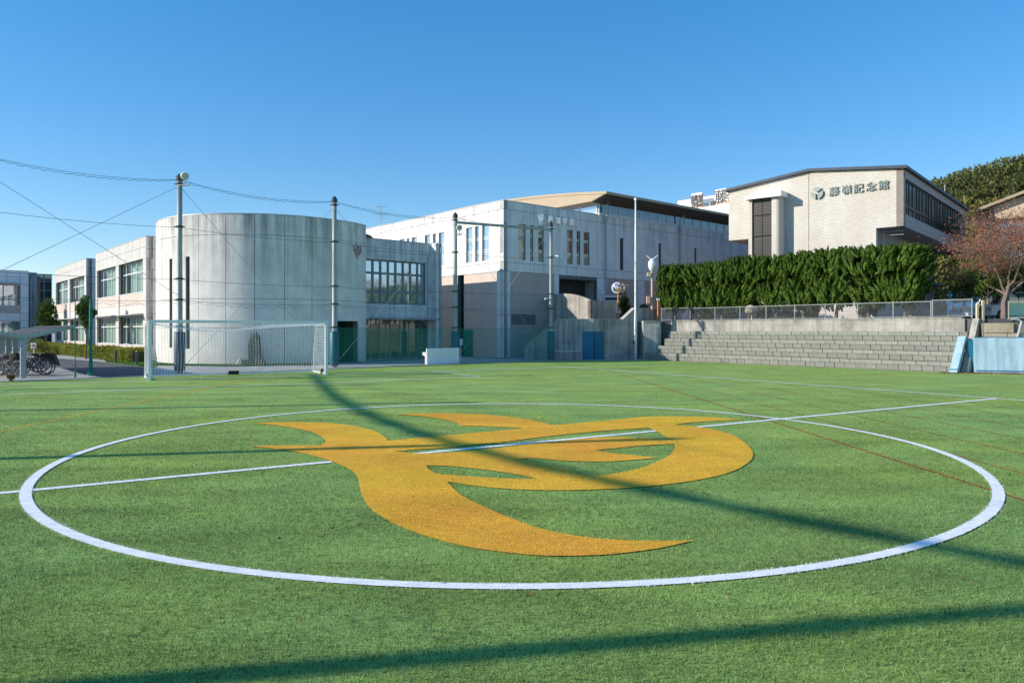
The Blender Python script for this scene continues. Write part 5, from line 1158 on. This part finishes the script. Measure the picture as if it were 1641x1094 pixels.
# rolled net hanging in one long sag along the left side (it throws the broad curved shadow)
A = Vector((-28.4, 23.5, 0)); dirn = Vector((13.5, -21.55, 0)) / 25.43; prof_ = [(-8, 9.55), (-4.46, 9.2), (.97, 8.66), (6, 8.2), (11.6, 7.83), (15.4, 7.72), (18.9, 7.76), (22.6, 8.02), (25, 8.28), (31, 9.3)]
xs_ = np.linspace(-8, 31, 90); zs_ = np.interp(xs_, [p[0] for p in prof_], [p[1] for p in prof_]); zs_ = np.convolve(np.r_[[zs_[0]] * 3, zs_, [zs_[-1]] * 3], np.ones(7) / 7, 'valid')
rn = MB().tube([A + dirn * x + Vector((0, 0, z)) for x, z in zip(xs_, zs_)], [.105 + .02 * math.sin(x * 3.1) for x in xs_], 7).obj('rolled_net', M['net_bundle']); tag(rn, 'rolled up green net sagging along the left side of the pitch', 'net')
sc_ = root('side_cables', (-21, 12, 0), 'thin cables joining the poles on the left side of the pitch', 'cable')
mb = MB(); pp = [PV[0]] + PS
for p, q in zip(pp, pp[1:]):
    for z in (9.35, 4.5): cab(mb, (*p, z), (*q, z), .15, .011)
mb.obj('cable', M['cable'], sc_, Matrix())
# gathered net curtain hanging behind the shelter
def gathered(px, py, Y, h, r, label):
    p = at(px, py, Y); t = root('gathered_net', (p.x, p.y, 0), label, 'net', 'gathered net curtains'); mb = MB(); n = 20; m_ = 9
    for j in range(m_ + 1):
        z = h * j / m_; rr = r * (1.0 + .9 * max(0, 1 - z / .5) - .5 * max(0, (z / h - .92) / .08))
        for i in range(n):
            a = 2 * math.pi * i / n; q = rr * (1 + .35 * math.cos(a * 5 + j * .25)); mb.v.append((p.x + q * math.cos(a) + .008 * math.sin(j), p.y + q * math.sin(a), z + .02))
    for j in range(m_):
        for i in range(n): mb.f.append((j * n + i, j * n + (i + 1) % n, (j + 1) * n + (i + 1) % n, (j + 1) * n + i))
    mb.obj('net_folds', M['net_bundle'], t, Matrix(), smooth=True)
gathered(145.5, 600, 33.0, 3.5, .055, 'thick bundle of gathered green net hanging before the white blocks'); gathered(120.5, 600, 31.5, 3.4, .016, 'thin strand of gathered green net left of the thick bundle')

# ------------------------------------------------------------------ football goal
GL = Vector((-14.93, 30.08, 0)); GX = Vector((.8535, .521, 0)).normalized(); GYv = Vector((-GX.y, GX.x, 0)); GM = T(GL.x, GL.y, 0, math.atan2(GX.y, GX.x))
goal = root('football_goal', GL, 'white portable football goal with a sagging white net', 'goal'); W_, H_, Dp, Dt = 7.38, 2.44, 2.1, 1.7
for x in (0, W_): MB().box(x - .06, x + .06, -.06, .06, 0, H_ + .06).obj('post', M['white_paint'], goal, GM)
MB().box(.06, W_ - .06, -.058, .058, H_ - .06, H_ + .058).obj('crossbar', M['white_paint'], goal, GM)
for x in (0, W_):
    MB().box(x - .035, x + .035, .06, Dp, .03, .10).obj('side_bar', M['white_paint'], goal, GM)
    MB().tube([(x, Dp, .06), (x, Dt, H_ - .03)], .028, 8).tube([(x, Dt, H_ - .03), (x, .05, H_ - .02)], .022, 8).obj('rear_stay', M['white_paint'], goal, GM)
    w_ = MB().lathe([(.05, -.05), (.13, -.05), (.14, 0), (.13, .05), (.05, .05)], 16).obj('wheel', M['rubber'], goal, GM @ T(x + (.0), .62, .13) @ Matrix.Rotation(R(90), 4, 'Y'))
MB().box(.035, W_ - .035, Dp - .035, Dp + .035, .03, .10).obj('back_bar', M['white_paint'], goal, GM)
MB().box(W_ * .5 - .25, W_ * .5 + .2, Dp - .12, Dp - .05, .03, .2).obj('weight', M['rubber'], goal, GM)
def net_grid(fn, nu, nv, r, name):
    mb = MB(); 
    for i in range(nu + 1): mb.tube([fn(i / nu, j / nv) for j in range(nv + 1)], r, 3, False)
    for j in range(nv + 1): mb.tube([fn(i / nu, j / nv) for i in range(nu + 1)], r, 3, False)
    mb.obj(name, M['net_white'], goal, GM)
def back(u, v):                                    # v 0 at the ground bar, 1 at the crossbar: back slope then roof of the net
    x = W_ * u; dro = .28 * math.exp(-((u - .36) / .25) ** 2)
    if v < .62: t_ = v / .62; y = Dp + (Dt - Dp) * t_ - .22 * math.sin(t_ * math.pi) * math.sin(u * math.pi); z = .06 + (H_ - .12 - dro * 1.2) * t_
    else: t_ = (v - .62) / .38; y = Dt * (1 - t_) + .06 * t_; z = H_ - .06 - (dro * 1.2) * (1 - t_) ** 1.2 - .14 * math.sin(t_ * math.pi) * (.4 + math.sin(u * math.pi))
    return (x + .03 * math.sin(v * 9), y, z)
net_grid(back, 58, 32, .0065, 'back_net')
for nm, x in (('side_net', .0), ('side_net', W_)):
    net_grid(lambda u, v, x=x: (x + .06 * math.sin(u * math.pi) * math.sin(v * math.pi), .05 + (Dp + (Dt - Dp) * v - .05) * u, .06 + (H_ - .1) * v - .1 * math.sin(u * math.pi) * v * (1 - v) * 4), 15, 20, .0065, nm)

# ------------------------------------------------------------------ stone monument, grass round the hall
p = gp(408, 585.5); mn = root('stone_monument', p, 'dark upright stone monument on a rough stone base behind the goal net', 'monument')
def rough(mb_pts, name, m, parent, loc, s, seed):
    g_ = np.random.default_rng(seed); bmm = __import__('bmesh').new(); q = np.array(mb_pts, float); q = np.concatenate([q, q * g_.uniform(.85, 1.05, q.shape)]) + g_.normal(0, .03, (2 * len(q), 3))
    [bmm.verts.new(tuple(v * s)) for v in q]; __import__('bmesh').ops.convex_hull(bmm, input=bmm.verts[:]); me = bpy.data.meshes.new(name); bmm.to_mesh(me); bmm.free(); me.materials.append(m)
    return link(bpy.data.objects.new(name, me), parent, T(*loc))
base_ = [(-.62, -.3, 0), (.62, -.3, 0), (.6, .35, 0), (-.6, .35, 0), (-.55, -.28, .34), (.6, -.25, .38), (.5, .3, .36), (-.5, .3, .34)]
up_ = [(-.36, -.18, 0), (.36, -.18, 0), (.34, .2, 0), (-.34, .2, 0), (-.33, -.16, .9), (.33, -.15, .7), (-.2, -.1, 1.45), (.12, -.08, 1.62), (.25, .05, 1.3), (-.05, .0, 1.75)]
rough(base_, 'base_stone', M['monument'], mn, p, 1.0, 1); rough(up_, 'standing_stone', M['monument'], mn, (p.x + .02, p.y + .05, .34), 1.0, 2); rough([(-.25, -.2, 0), (.2, -.2, 0), (.2, .2, 0), (-.2, .2, 0), (0, 0, .42), (-.15, .1, .36)], 'side_stone', M['boulder'], mn, (p.x - .8, p.y - .05, 0), 1.0, 3)
p = gp(424, 583.5); rough([(-.26, -.12, 0), (.26, -.12, 0), (.26, .15, 0), (-.26, .15, 0), (.08, -.02, 1.45), (-.02, .02, 1.5), (.2, .0, .9), (-.16, 0, .9)], 'pale_stone', M['rough_concrete'], None, (p.x, p.y, 0), 1.0, 4)
tag(bpy.data.objects['pale_stone'], 'pale pointed stone right behind the dark monument', 'stone')
def grass_strip(name, gen, n, L, seed, m='grass'):
    g_ = np.random.default_rng(seed); P_ = gen(g_, n); me = cloudmesh(name, leafcloud(np.c_[P_, np.full(len(P_), L * .4)], np.tile([0, 0, 1.], (len(P_), 1)), L, .035, .35, seed), M[m]); link(bpy.data.objects.new(name, me), kind='stuff')
def ringgen(g_, n): a = g_.uniform(dang(252), dang(500), n); r = DR + .05 + 1.0 * g_.random(n); return np.c_[DC.x + r * np.cos(a), DC.y + r * np.sin(a)]
grass_strip('lawn', ringgen, 26000, .09, 1)
mb = MB(); 
for i in range(41):
    a = dang(249) + (dang(505) - dang(249)) * i / 40; mb.v += [(DC.x + (DR - .05) * math.cos(a), DC.y + (DR - .05) * math.sin(a), .012), (DC.x + (DR + 1.1) * math.cos(a), DC.y + (DR + 1.1) * math.sin(a), .012)]
mb.f = [(2*i, 2*i+1, 2*i+3, 2*i+2) for i in range(40)]; mb.obj('lawn_bed', M['turf'], kind='structure')
quad = [gp(172, 577), gp(228, 577), gp(250, 581), gp(250, 588.5), gp(222, 586.5), gp(168, 580)]
sheet('lawn_bed', quad, .004, M['turf'])
def quadgen(g_, n):
    P_ = g_.uniform([-30, 40], [-20, 54], (n * 3, 2)); return P_[inside(P_, [tuple(q.xy) for q in quad])][:n]
grass_strip('lawn', quadgen, 16000, .09, 2)
for px, py, lb in ((185.5, 581.5, 'knee high dark bollard light in front of the yellow hedge'), (219.5, 585.0, 'dark bollard light on the lawn nearest the goal post')):
    p = gp(px, py); b = root('bollard', p, lb, 'bollard', 'low path lights'); p = (0, 0)
    MB().lathe([(.07, 0), (.07, .62), (.075, .62), (.075, .78), (.02, .8)], 10).obj('post', M['dark_metal'], b)
# clipped hedge along the white blocks
ha, hb = gp(224, 581.0), gp(60, 562.5); hd = (hb - ha).normalized(); hn = Vector((-hd.y, hd.x, 0)); HL = (hb - ha).length
g = np.random.default_rng(8); n = 52000; s_ = g.random(n) * HL; f_ = g.integers(0, 3, n); wv = .5 + .06 * np.sin(s_ * 1.3) + .04 * np.sin(s_ * 3.7); zt = .80 + .07 * np.sin(s_ * .9 + 1) + .05 * np.sin(s_ * 4.1)
u_ = g.uniform(-1, 1, n); yy = np.where(f_ == 0, -wv, np.where(f_ == 1, wv, wv * u_)) + g.normal(0, .05, n); zz = np.where(f_ == 2, zt, zt * g.random(n)) + g.normal(0, .04, n)
P = np.array(ha)[None] + s_[:, None] * np.array(hd) + yy[:, None] * np.array(hn) + np.c_[np.zeros(n), np.zeros(n), zz]
Dd = np.where((f_ == 2)[:, None], [0, 0, 1.], np.where((f_ == 0)[:, None], -np.array(hn), np.array(hn)))
hg = root('clipped_hedge', ha, 'low yellow green clipped hedge along the foot of the white blocks', 'hedge')
link(bpy.data.objects.new('foliage', cloudmesh('foliage', leafcloud(P, Dd, .10, .06, .7, 3), M['hedge_leaf'])), hg, Matrix())
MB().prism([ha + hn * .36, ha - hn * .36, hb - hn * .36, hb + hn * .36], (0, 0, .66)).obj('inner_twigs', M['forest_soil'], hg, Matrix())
p = at(60, 566, 62); shrub('far_hedge', (p.x, p.y, 0), (1.7, .6, .6), M['hedge_leaf'], 20, 130, .12, .07, 61, 'short far hedge behind the no parking sign', 'hedge')
p = at(138, 570, 53); shrub('young_tree', (p.x, p.y, 0), (.62, .6, 1.35), M['tree_leaf'], 24, 150, .17, .09, 62, 'slim leafy young tree in front of the white blocks', 'tree', stem=3.4)
p = at(74, 560, 72); shrub('climbing_tree', (p.x, p.y, 0), (1.0, .8, 2.0), M['tree_leaf'], 30, 170, .2, .11, 63, 'bright leafy tree in the dark corner of the grey block', 'tree', stem=3.2)

# ------------------------------------------------------------------ wash stand, sign, antenna
WSo = gp(684.5, 584.2); Fws = Fac(WSo.xy, U); ws_ = root('wash_stand', WSo, 'white concrete wash stand wall with a basin ledge on its end', 'wash stand')
wl_ = Fws.a(736)
MB().box(0, wl_, 0, .12, 0, .97).obj('wall', M['sign_white'], ws_, Fws.M)
MB().prism([(0, .12, .50), (0, .30, .50), (0, .52, .60), (0, .52, .74), (0, .12, .74)], (wl_, 0, 0)).obj('basin', M['sign_white'], ws_, Fws.M); MB().box(0, wl_, .12, .24, 0, .5).obj('base', M['sign_white'], ws_, Fws.M)
tp_ = MB()
for i in range(3): tp_.tube([(.5 + i * .7, .12, .88), (.5 + i * .7, .24, .88), (.5 + i * .7, .26, .82)], .018, 6)
tp_.obj('tap', M['steel_light'], ws_, Fws.M)
p = gp(738.5, 579.5); s_ = root('small_sign', p, 'small white sign with a grey square on a thin post by the pole', 'sign')
MB().tube([(0, 0, 0), (0, 0, 1.45)], .03, 6).obj('post', M['sign_white'], s_); MB().box(-.28, .14, -.05, -.02, 1.1, 1.5).obj('board', M['sign_white'], s_); MB().box(-.26, -.08, -.056, -.052, 1.14, 1.46).obj('panel', M['steel_light'], s_)
p = at(610, 362, 66); an = root('roof_antenna', (p.x, p.y, HG), 'thin television aerial on the flat roof left of the gymnasium corner', 'antenna')
mb = MB().tube([(0, 0, 0), (0, 0, 1.6)], .03, 6).tube([(-.75, 0, .85), (.75, 0, .85)], .02, 5).tube([(-.4, 0, 1.45), (.5, 0, 1.52)], .02, 5).tube([(-.3, 0, .5), (0, 0, .85)], .015, 4).tube([(.3, 0, .5), (0, 0, .85)], .015, 4)
for i in range(9): mb.tube([(-.7 + i * .17, -.18, .85), (-.7 + i * .17, .18, .85)], .012, 4)
mb.obj('aerial', M['steel_light'], an)

# ------------------------------------------------------------------ bicycle shelter and bicycles
SO = Vector((-21.35, 31.9)); SMx = T(SO.x, SO.y, 0, math.atan2(U.y, U.x))   # local x across the wings, local y along the row
sh = root('bicycle_shelter', (SO.x, SO.y, 0), 'pale green bicycle shelter with a butterfly roof at the left edge', 'shelter')
for i in range(5): MB().box(-.10, .10, i * 2.5, i * 2.5 + .2, 0, 1.62).obj('post', M['shed_paint'], sh, SMx)
def wing_prof(sg, x1, z1): return [(0, 1.62), (x1, z1 - .08), (x1, z1), (0, 1.80)]
for i in range(5):
    for x1, z1 in ((1.9, 2.22), (-1.9, 2.14)): MB().prism([(x, i * 2.5 + .02, z) for x, z in wing_prof(1, x1, z1)], (0, .16, 0)).obj('beam', M['shed_paint'], sh, SMx)
for x1, z1 in ((1.95, 2.25), (-1.95, 2.17)):
    MB().prism([(0.0, -.06, 1.81), (x1, -.06, z1), (x1, -.06, z1 + .04), (0.0, -.06, 1.85)], (0, 10.7, 0)).obj('roof_sheet', M['shed_roof'], sh, SMx)
    for q in range(9):
        f = (q + .5) / 9; rb = MB().box(x1 * f - .02, x1 * f + .02, -.05, 10.6, 1.85 + (z1 - 1.81) * f, 1.875 + (z1 - 1.81) * f); rb.obj('rib', M['shed_roof'], sh, SMx)
    MB().prism([(0, -.09, 1.70), (x1, -.09, z1 - .06), (x1, -.09, z1 + .05), (0, -.09, 1.86)], (0, .03, 0)).obj('fascia', M['shed_paint'], sh, SMx)
def bicycle(fr, label, basket=True, cover=False):
    b = root('bicycle', (0, 0, 0), label, 'bicycle', 'bicycles parked under the shelter'); RW = .335; wb_ = 1.08
    for x in (0, wb_):
        tm = MB(); k_ = 26
        tm.tube([(x + RW * math.cos(2 * math.pi * i / k_), 0, RW + RW * math.sin(2 * math.pi * i / k_)) for i in range(k_ + 1)], .02, 6, False); w_ = tm.obj('wheel', M['rubber'], b)
        MB().tube([(x + (RW - .03) * math.cos(2 * math.pi * i / k_), 0, RW + (RW - .03) * math.sin(2 * math.pi * i / k_)) for i in range(k_ + 1)], .009, 4, False).obj('rim', M['steel_light'], w_)
        sp_ = MB()
        for i in range(14): a = 2 * math.pi * i / 14; sp_.tube([(x, 0, RW), (x + (RW - .03) * math.cos(a), 0, RW + (RW - .03) * math.sin(a))], .002, 3, False)
        sp_.tube([(x, -.05, RW), (x, .05, RW)], .025, 8).obj('spokes', M['steel_light'], w_)
        MB().tube([(x + (RW + .035) * math.cos(a), 0, RW + (RW + .035) * math.sin(a)) for a in np.linspace(.4 if x else .3, 2.9, 12)], .018, 4, False).obj('mudguard', M['steel'], b)
    f = MB(); bbk = (.45, 0, .28); st = (.34, 0, .78); hd = (.93, 0, .85); hl = (.97, 0, .68)
    for p, q in ((bbk, st), (bbk, hl), ((.37, 0, .62), hd), (hd, hl), (hl, (wb_, .04, RW)), (hl, (wb_, -.04, RW)), (bbk, (0, .05, RW)), (bbk, (0, -.05, RW)), ((.36, 0, .66), (0, .05, RW)), ((.36, 0, .66), (0, -.05, RW))): f.tube([p, q], .016, 6)
    f.tube([(-.12, -.1, .72), (.3, -.1, .72)], .01, 4).tube([(-.12, .1, .72), (.3, .1, .72)], .01, 4).tube([(-.1, .1, .72), (0, .06, RW)], .008, 4).tube([(-.12, -.1, .72), (-.12, .1, .72)], .01, 4).obj('frame', fr, b)
    MB().tube([(.92, 0, .86), (.9, 0, 1.0), (.95, -.1, 1.05), (.86, -.27, 1.04), (.72, -.3, 1.0)], .013, 6).tube([(.9, 0, 1.0), (.95, .1, 1.05), (.86, .27, 1.04), (.72, .3, 1.0)], .013, 6).obj('handlebar', M['steel_light'], b)
    MB().prism([(.18, -.09, .82), (.18, .09, .82), (.3, .1, .84), (.48, .02, .84), (.48, -.02, .84), (.3, -.1, .84)], (0, 0, .055)).tube([(.34, 0, .74), (.33, 0, .83)], .014, 6).obj('saddle', M['rubber'], b)
    MB().tube([(.45, -.12, .28), (.45, .12, .28)], .012, 5).tube([(.35, .12, .2), (.45, .1, .28), (.55, -.12, .36)], .012, 5).lathe([(.09, -.01), (.09, .01)], 14).obj('pedals', M['dark_metal'], b)
    MB().tube([(.05, -.1, RW), (.0, -.16, .02)], .01, 5).obj('kickstand', M['steel_light'], b)
    if basket:
        k2 = MB()
        for z in (.78, .86, .94, 1.02): s = .13 + (z - .78) * .16; k2.tube([(1.12 - s, -s, z), (1.12 + s, -s, z), (1.12 + s, s, z), (1.12 - s, s, z), (1.12 - s, -s, z)], .006, 4, False)
        for i in range(9):
            for sx, sy in ((1, 0), (0, 1)):
                for e in (-1, 1): o_ = -1 + i * .25; x_, y_ = (o_, e) if sx else (e, o_); k2.tube([(1.12 + x_ * .13, y_ * .13, .78), (1.12 + x_ * .17, y_ * .17, 1.02)], .004, 3, False)
        k2.obj('basket', M['steel'], b)
    if cover:
        MB().prism([(-.42, -.17, .62), (.12, -.17, .70), (.12, -.17, 1.0), (-.36, -.17, 1.0)], (0, .34, 0)).prism([(-.62, -.16, .42), (-.36, -.16, .52), (-.30, -.16, .99), (-.40, -.16, 1.0)], (0, .32, 0)).obj('rear_bag', M['rubber'], b)
    return b
bsp = gp(79.5, 599.2)
bk = [bicycle(M['dark_metal'], 'black bicycle with a big black rear bag, outermost at the right side of the shelter', True, True), bicycle(M['steel'], 'silver bicycle right behind the one with the rear bag'),
      bicycle(M['pad_navy'], 'navy bicycle half hidden by the front shelter post', False), bicycle(M['rubber'], 'black bicycle standing left of the front shelter post')]
def place(o, px, py, rz, label=None, new=False):
    p = gp(px, py); Mx = T(p.x, p.y, 0, rz) @ Matrix.Rotation(R(random.uniform(-5, 5)), 4, 'X')
    if new: copy_tree(o, Mx, label)
    else: o.matrix_basis = Mx; WM[o.name] = Mx
place(bk[0], 71, 600.2, R(186)); place(bk[1], 76.5, 598.6, R(189)); place(bk[2], 63, 597.0, R(192)); place(bk[3], 28, 603.2, R(168))
for k_, (s_i, px, py, rz, lb) in enumerate(((0, 14, 601.0, 172, 'dark bicycle with a rear bag near the left edge of the view'), (1, 19, 601.6, 176, 'silver bicycle second from the front post on its left'), (2, 21, 599.2, 170, 'navy bicycle behind the silver one under the left wing'),
         (3, 2, 600.0, 175, 'black bicycle cut by the left edge of the view'), (1, 58, 595.5, 190, 'silver bicycle deepest in the right hand row'), (3, 68, 594.6, 188, 'black bicycle deep in the shelter near the small sign'), (2, -12, 600.5, 174, 'navy bicycle just outside the left edge'))):
    place(bk[s_i], px, py, R(rz), lb, True)
p = gp(54.5, 585); p = Vector((p.x, p.y, 0)); ns = root('no_parking_sign', p, 'small white and red sign on a short post behind the bicycles', 'sign')
MB().tube([(0, 0, 0), (0, 0, 1.2)], .035, 6).obj('post', M['sign_white'], ns); MB().box(-.16, .16, -.06, -.04, 1.0, 1.32).obj('board', M['sign_white'], ns); MB().lathe([(.09, 0), (.12, 0), (.12, .01), (.09, .01)], 16).obj('red_ring', M['emblem_red'], ns, WM[ns.name] @ T(0, -.062, 1.16) @ Matrix.Rotation(R(90), 4, 'X'))
p = gp(17.5, 611.5); shrub('dead_weed', (p.x, p.y, 0), (.2, .15, .14), M['dry_leaf'], 8, 40, .1, .04, 70, 'dry orange brown weed at the turf edge near the shelter', 'weed')

# small litter on the turf
g = np.random.default_rng(77); n = 260; P = np.c_[g.uniform(-12, 14, n), 5 + 28 * g.random(n) ** 1.3, np.full(n, .03)]
link(bpy.data.objects.new('turf_litter', cloudmesh('turf_litter', leafcloud(P, np.c_[g.normal(0, 1, (n, 2)), np.zeros(n)], .045, .02, .2, 9), M['dry_leaf'])), kind='stuff')
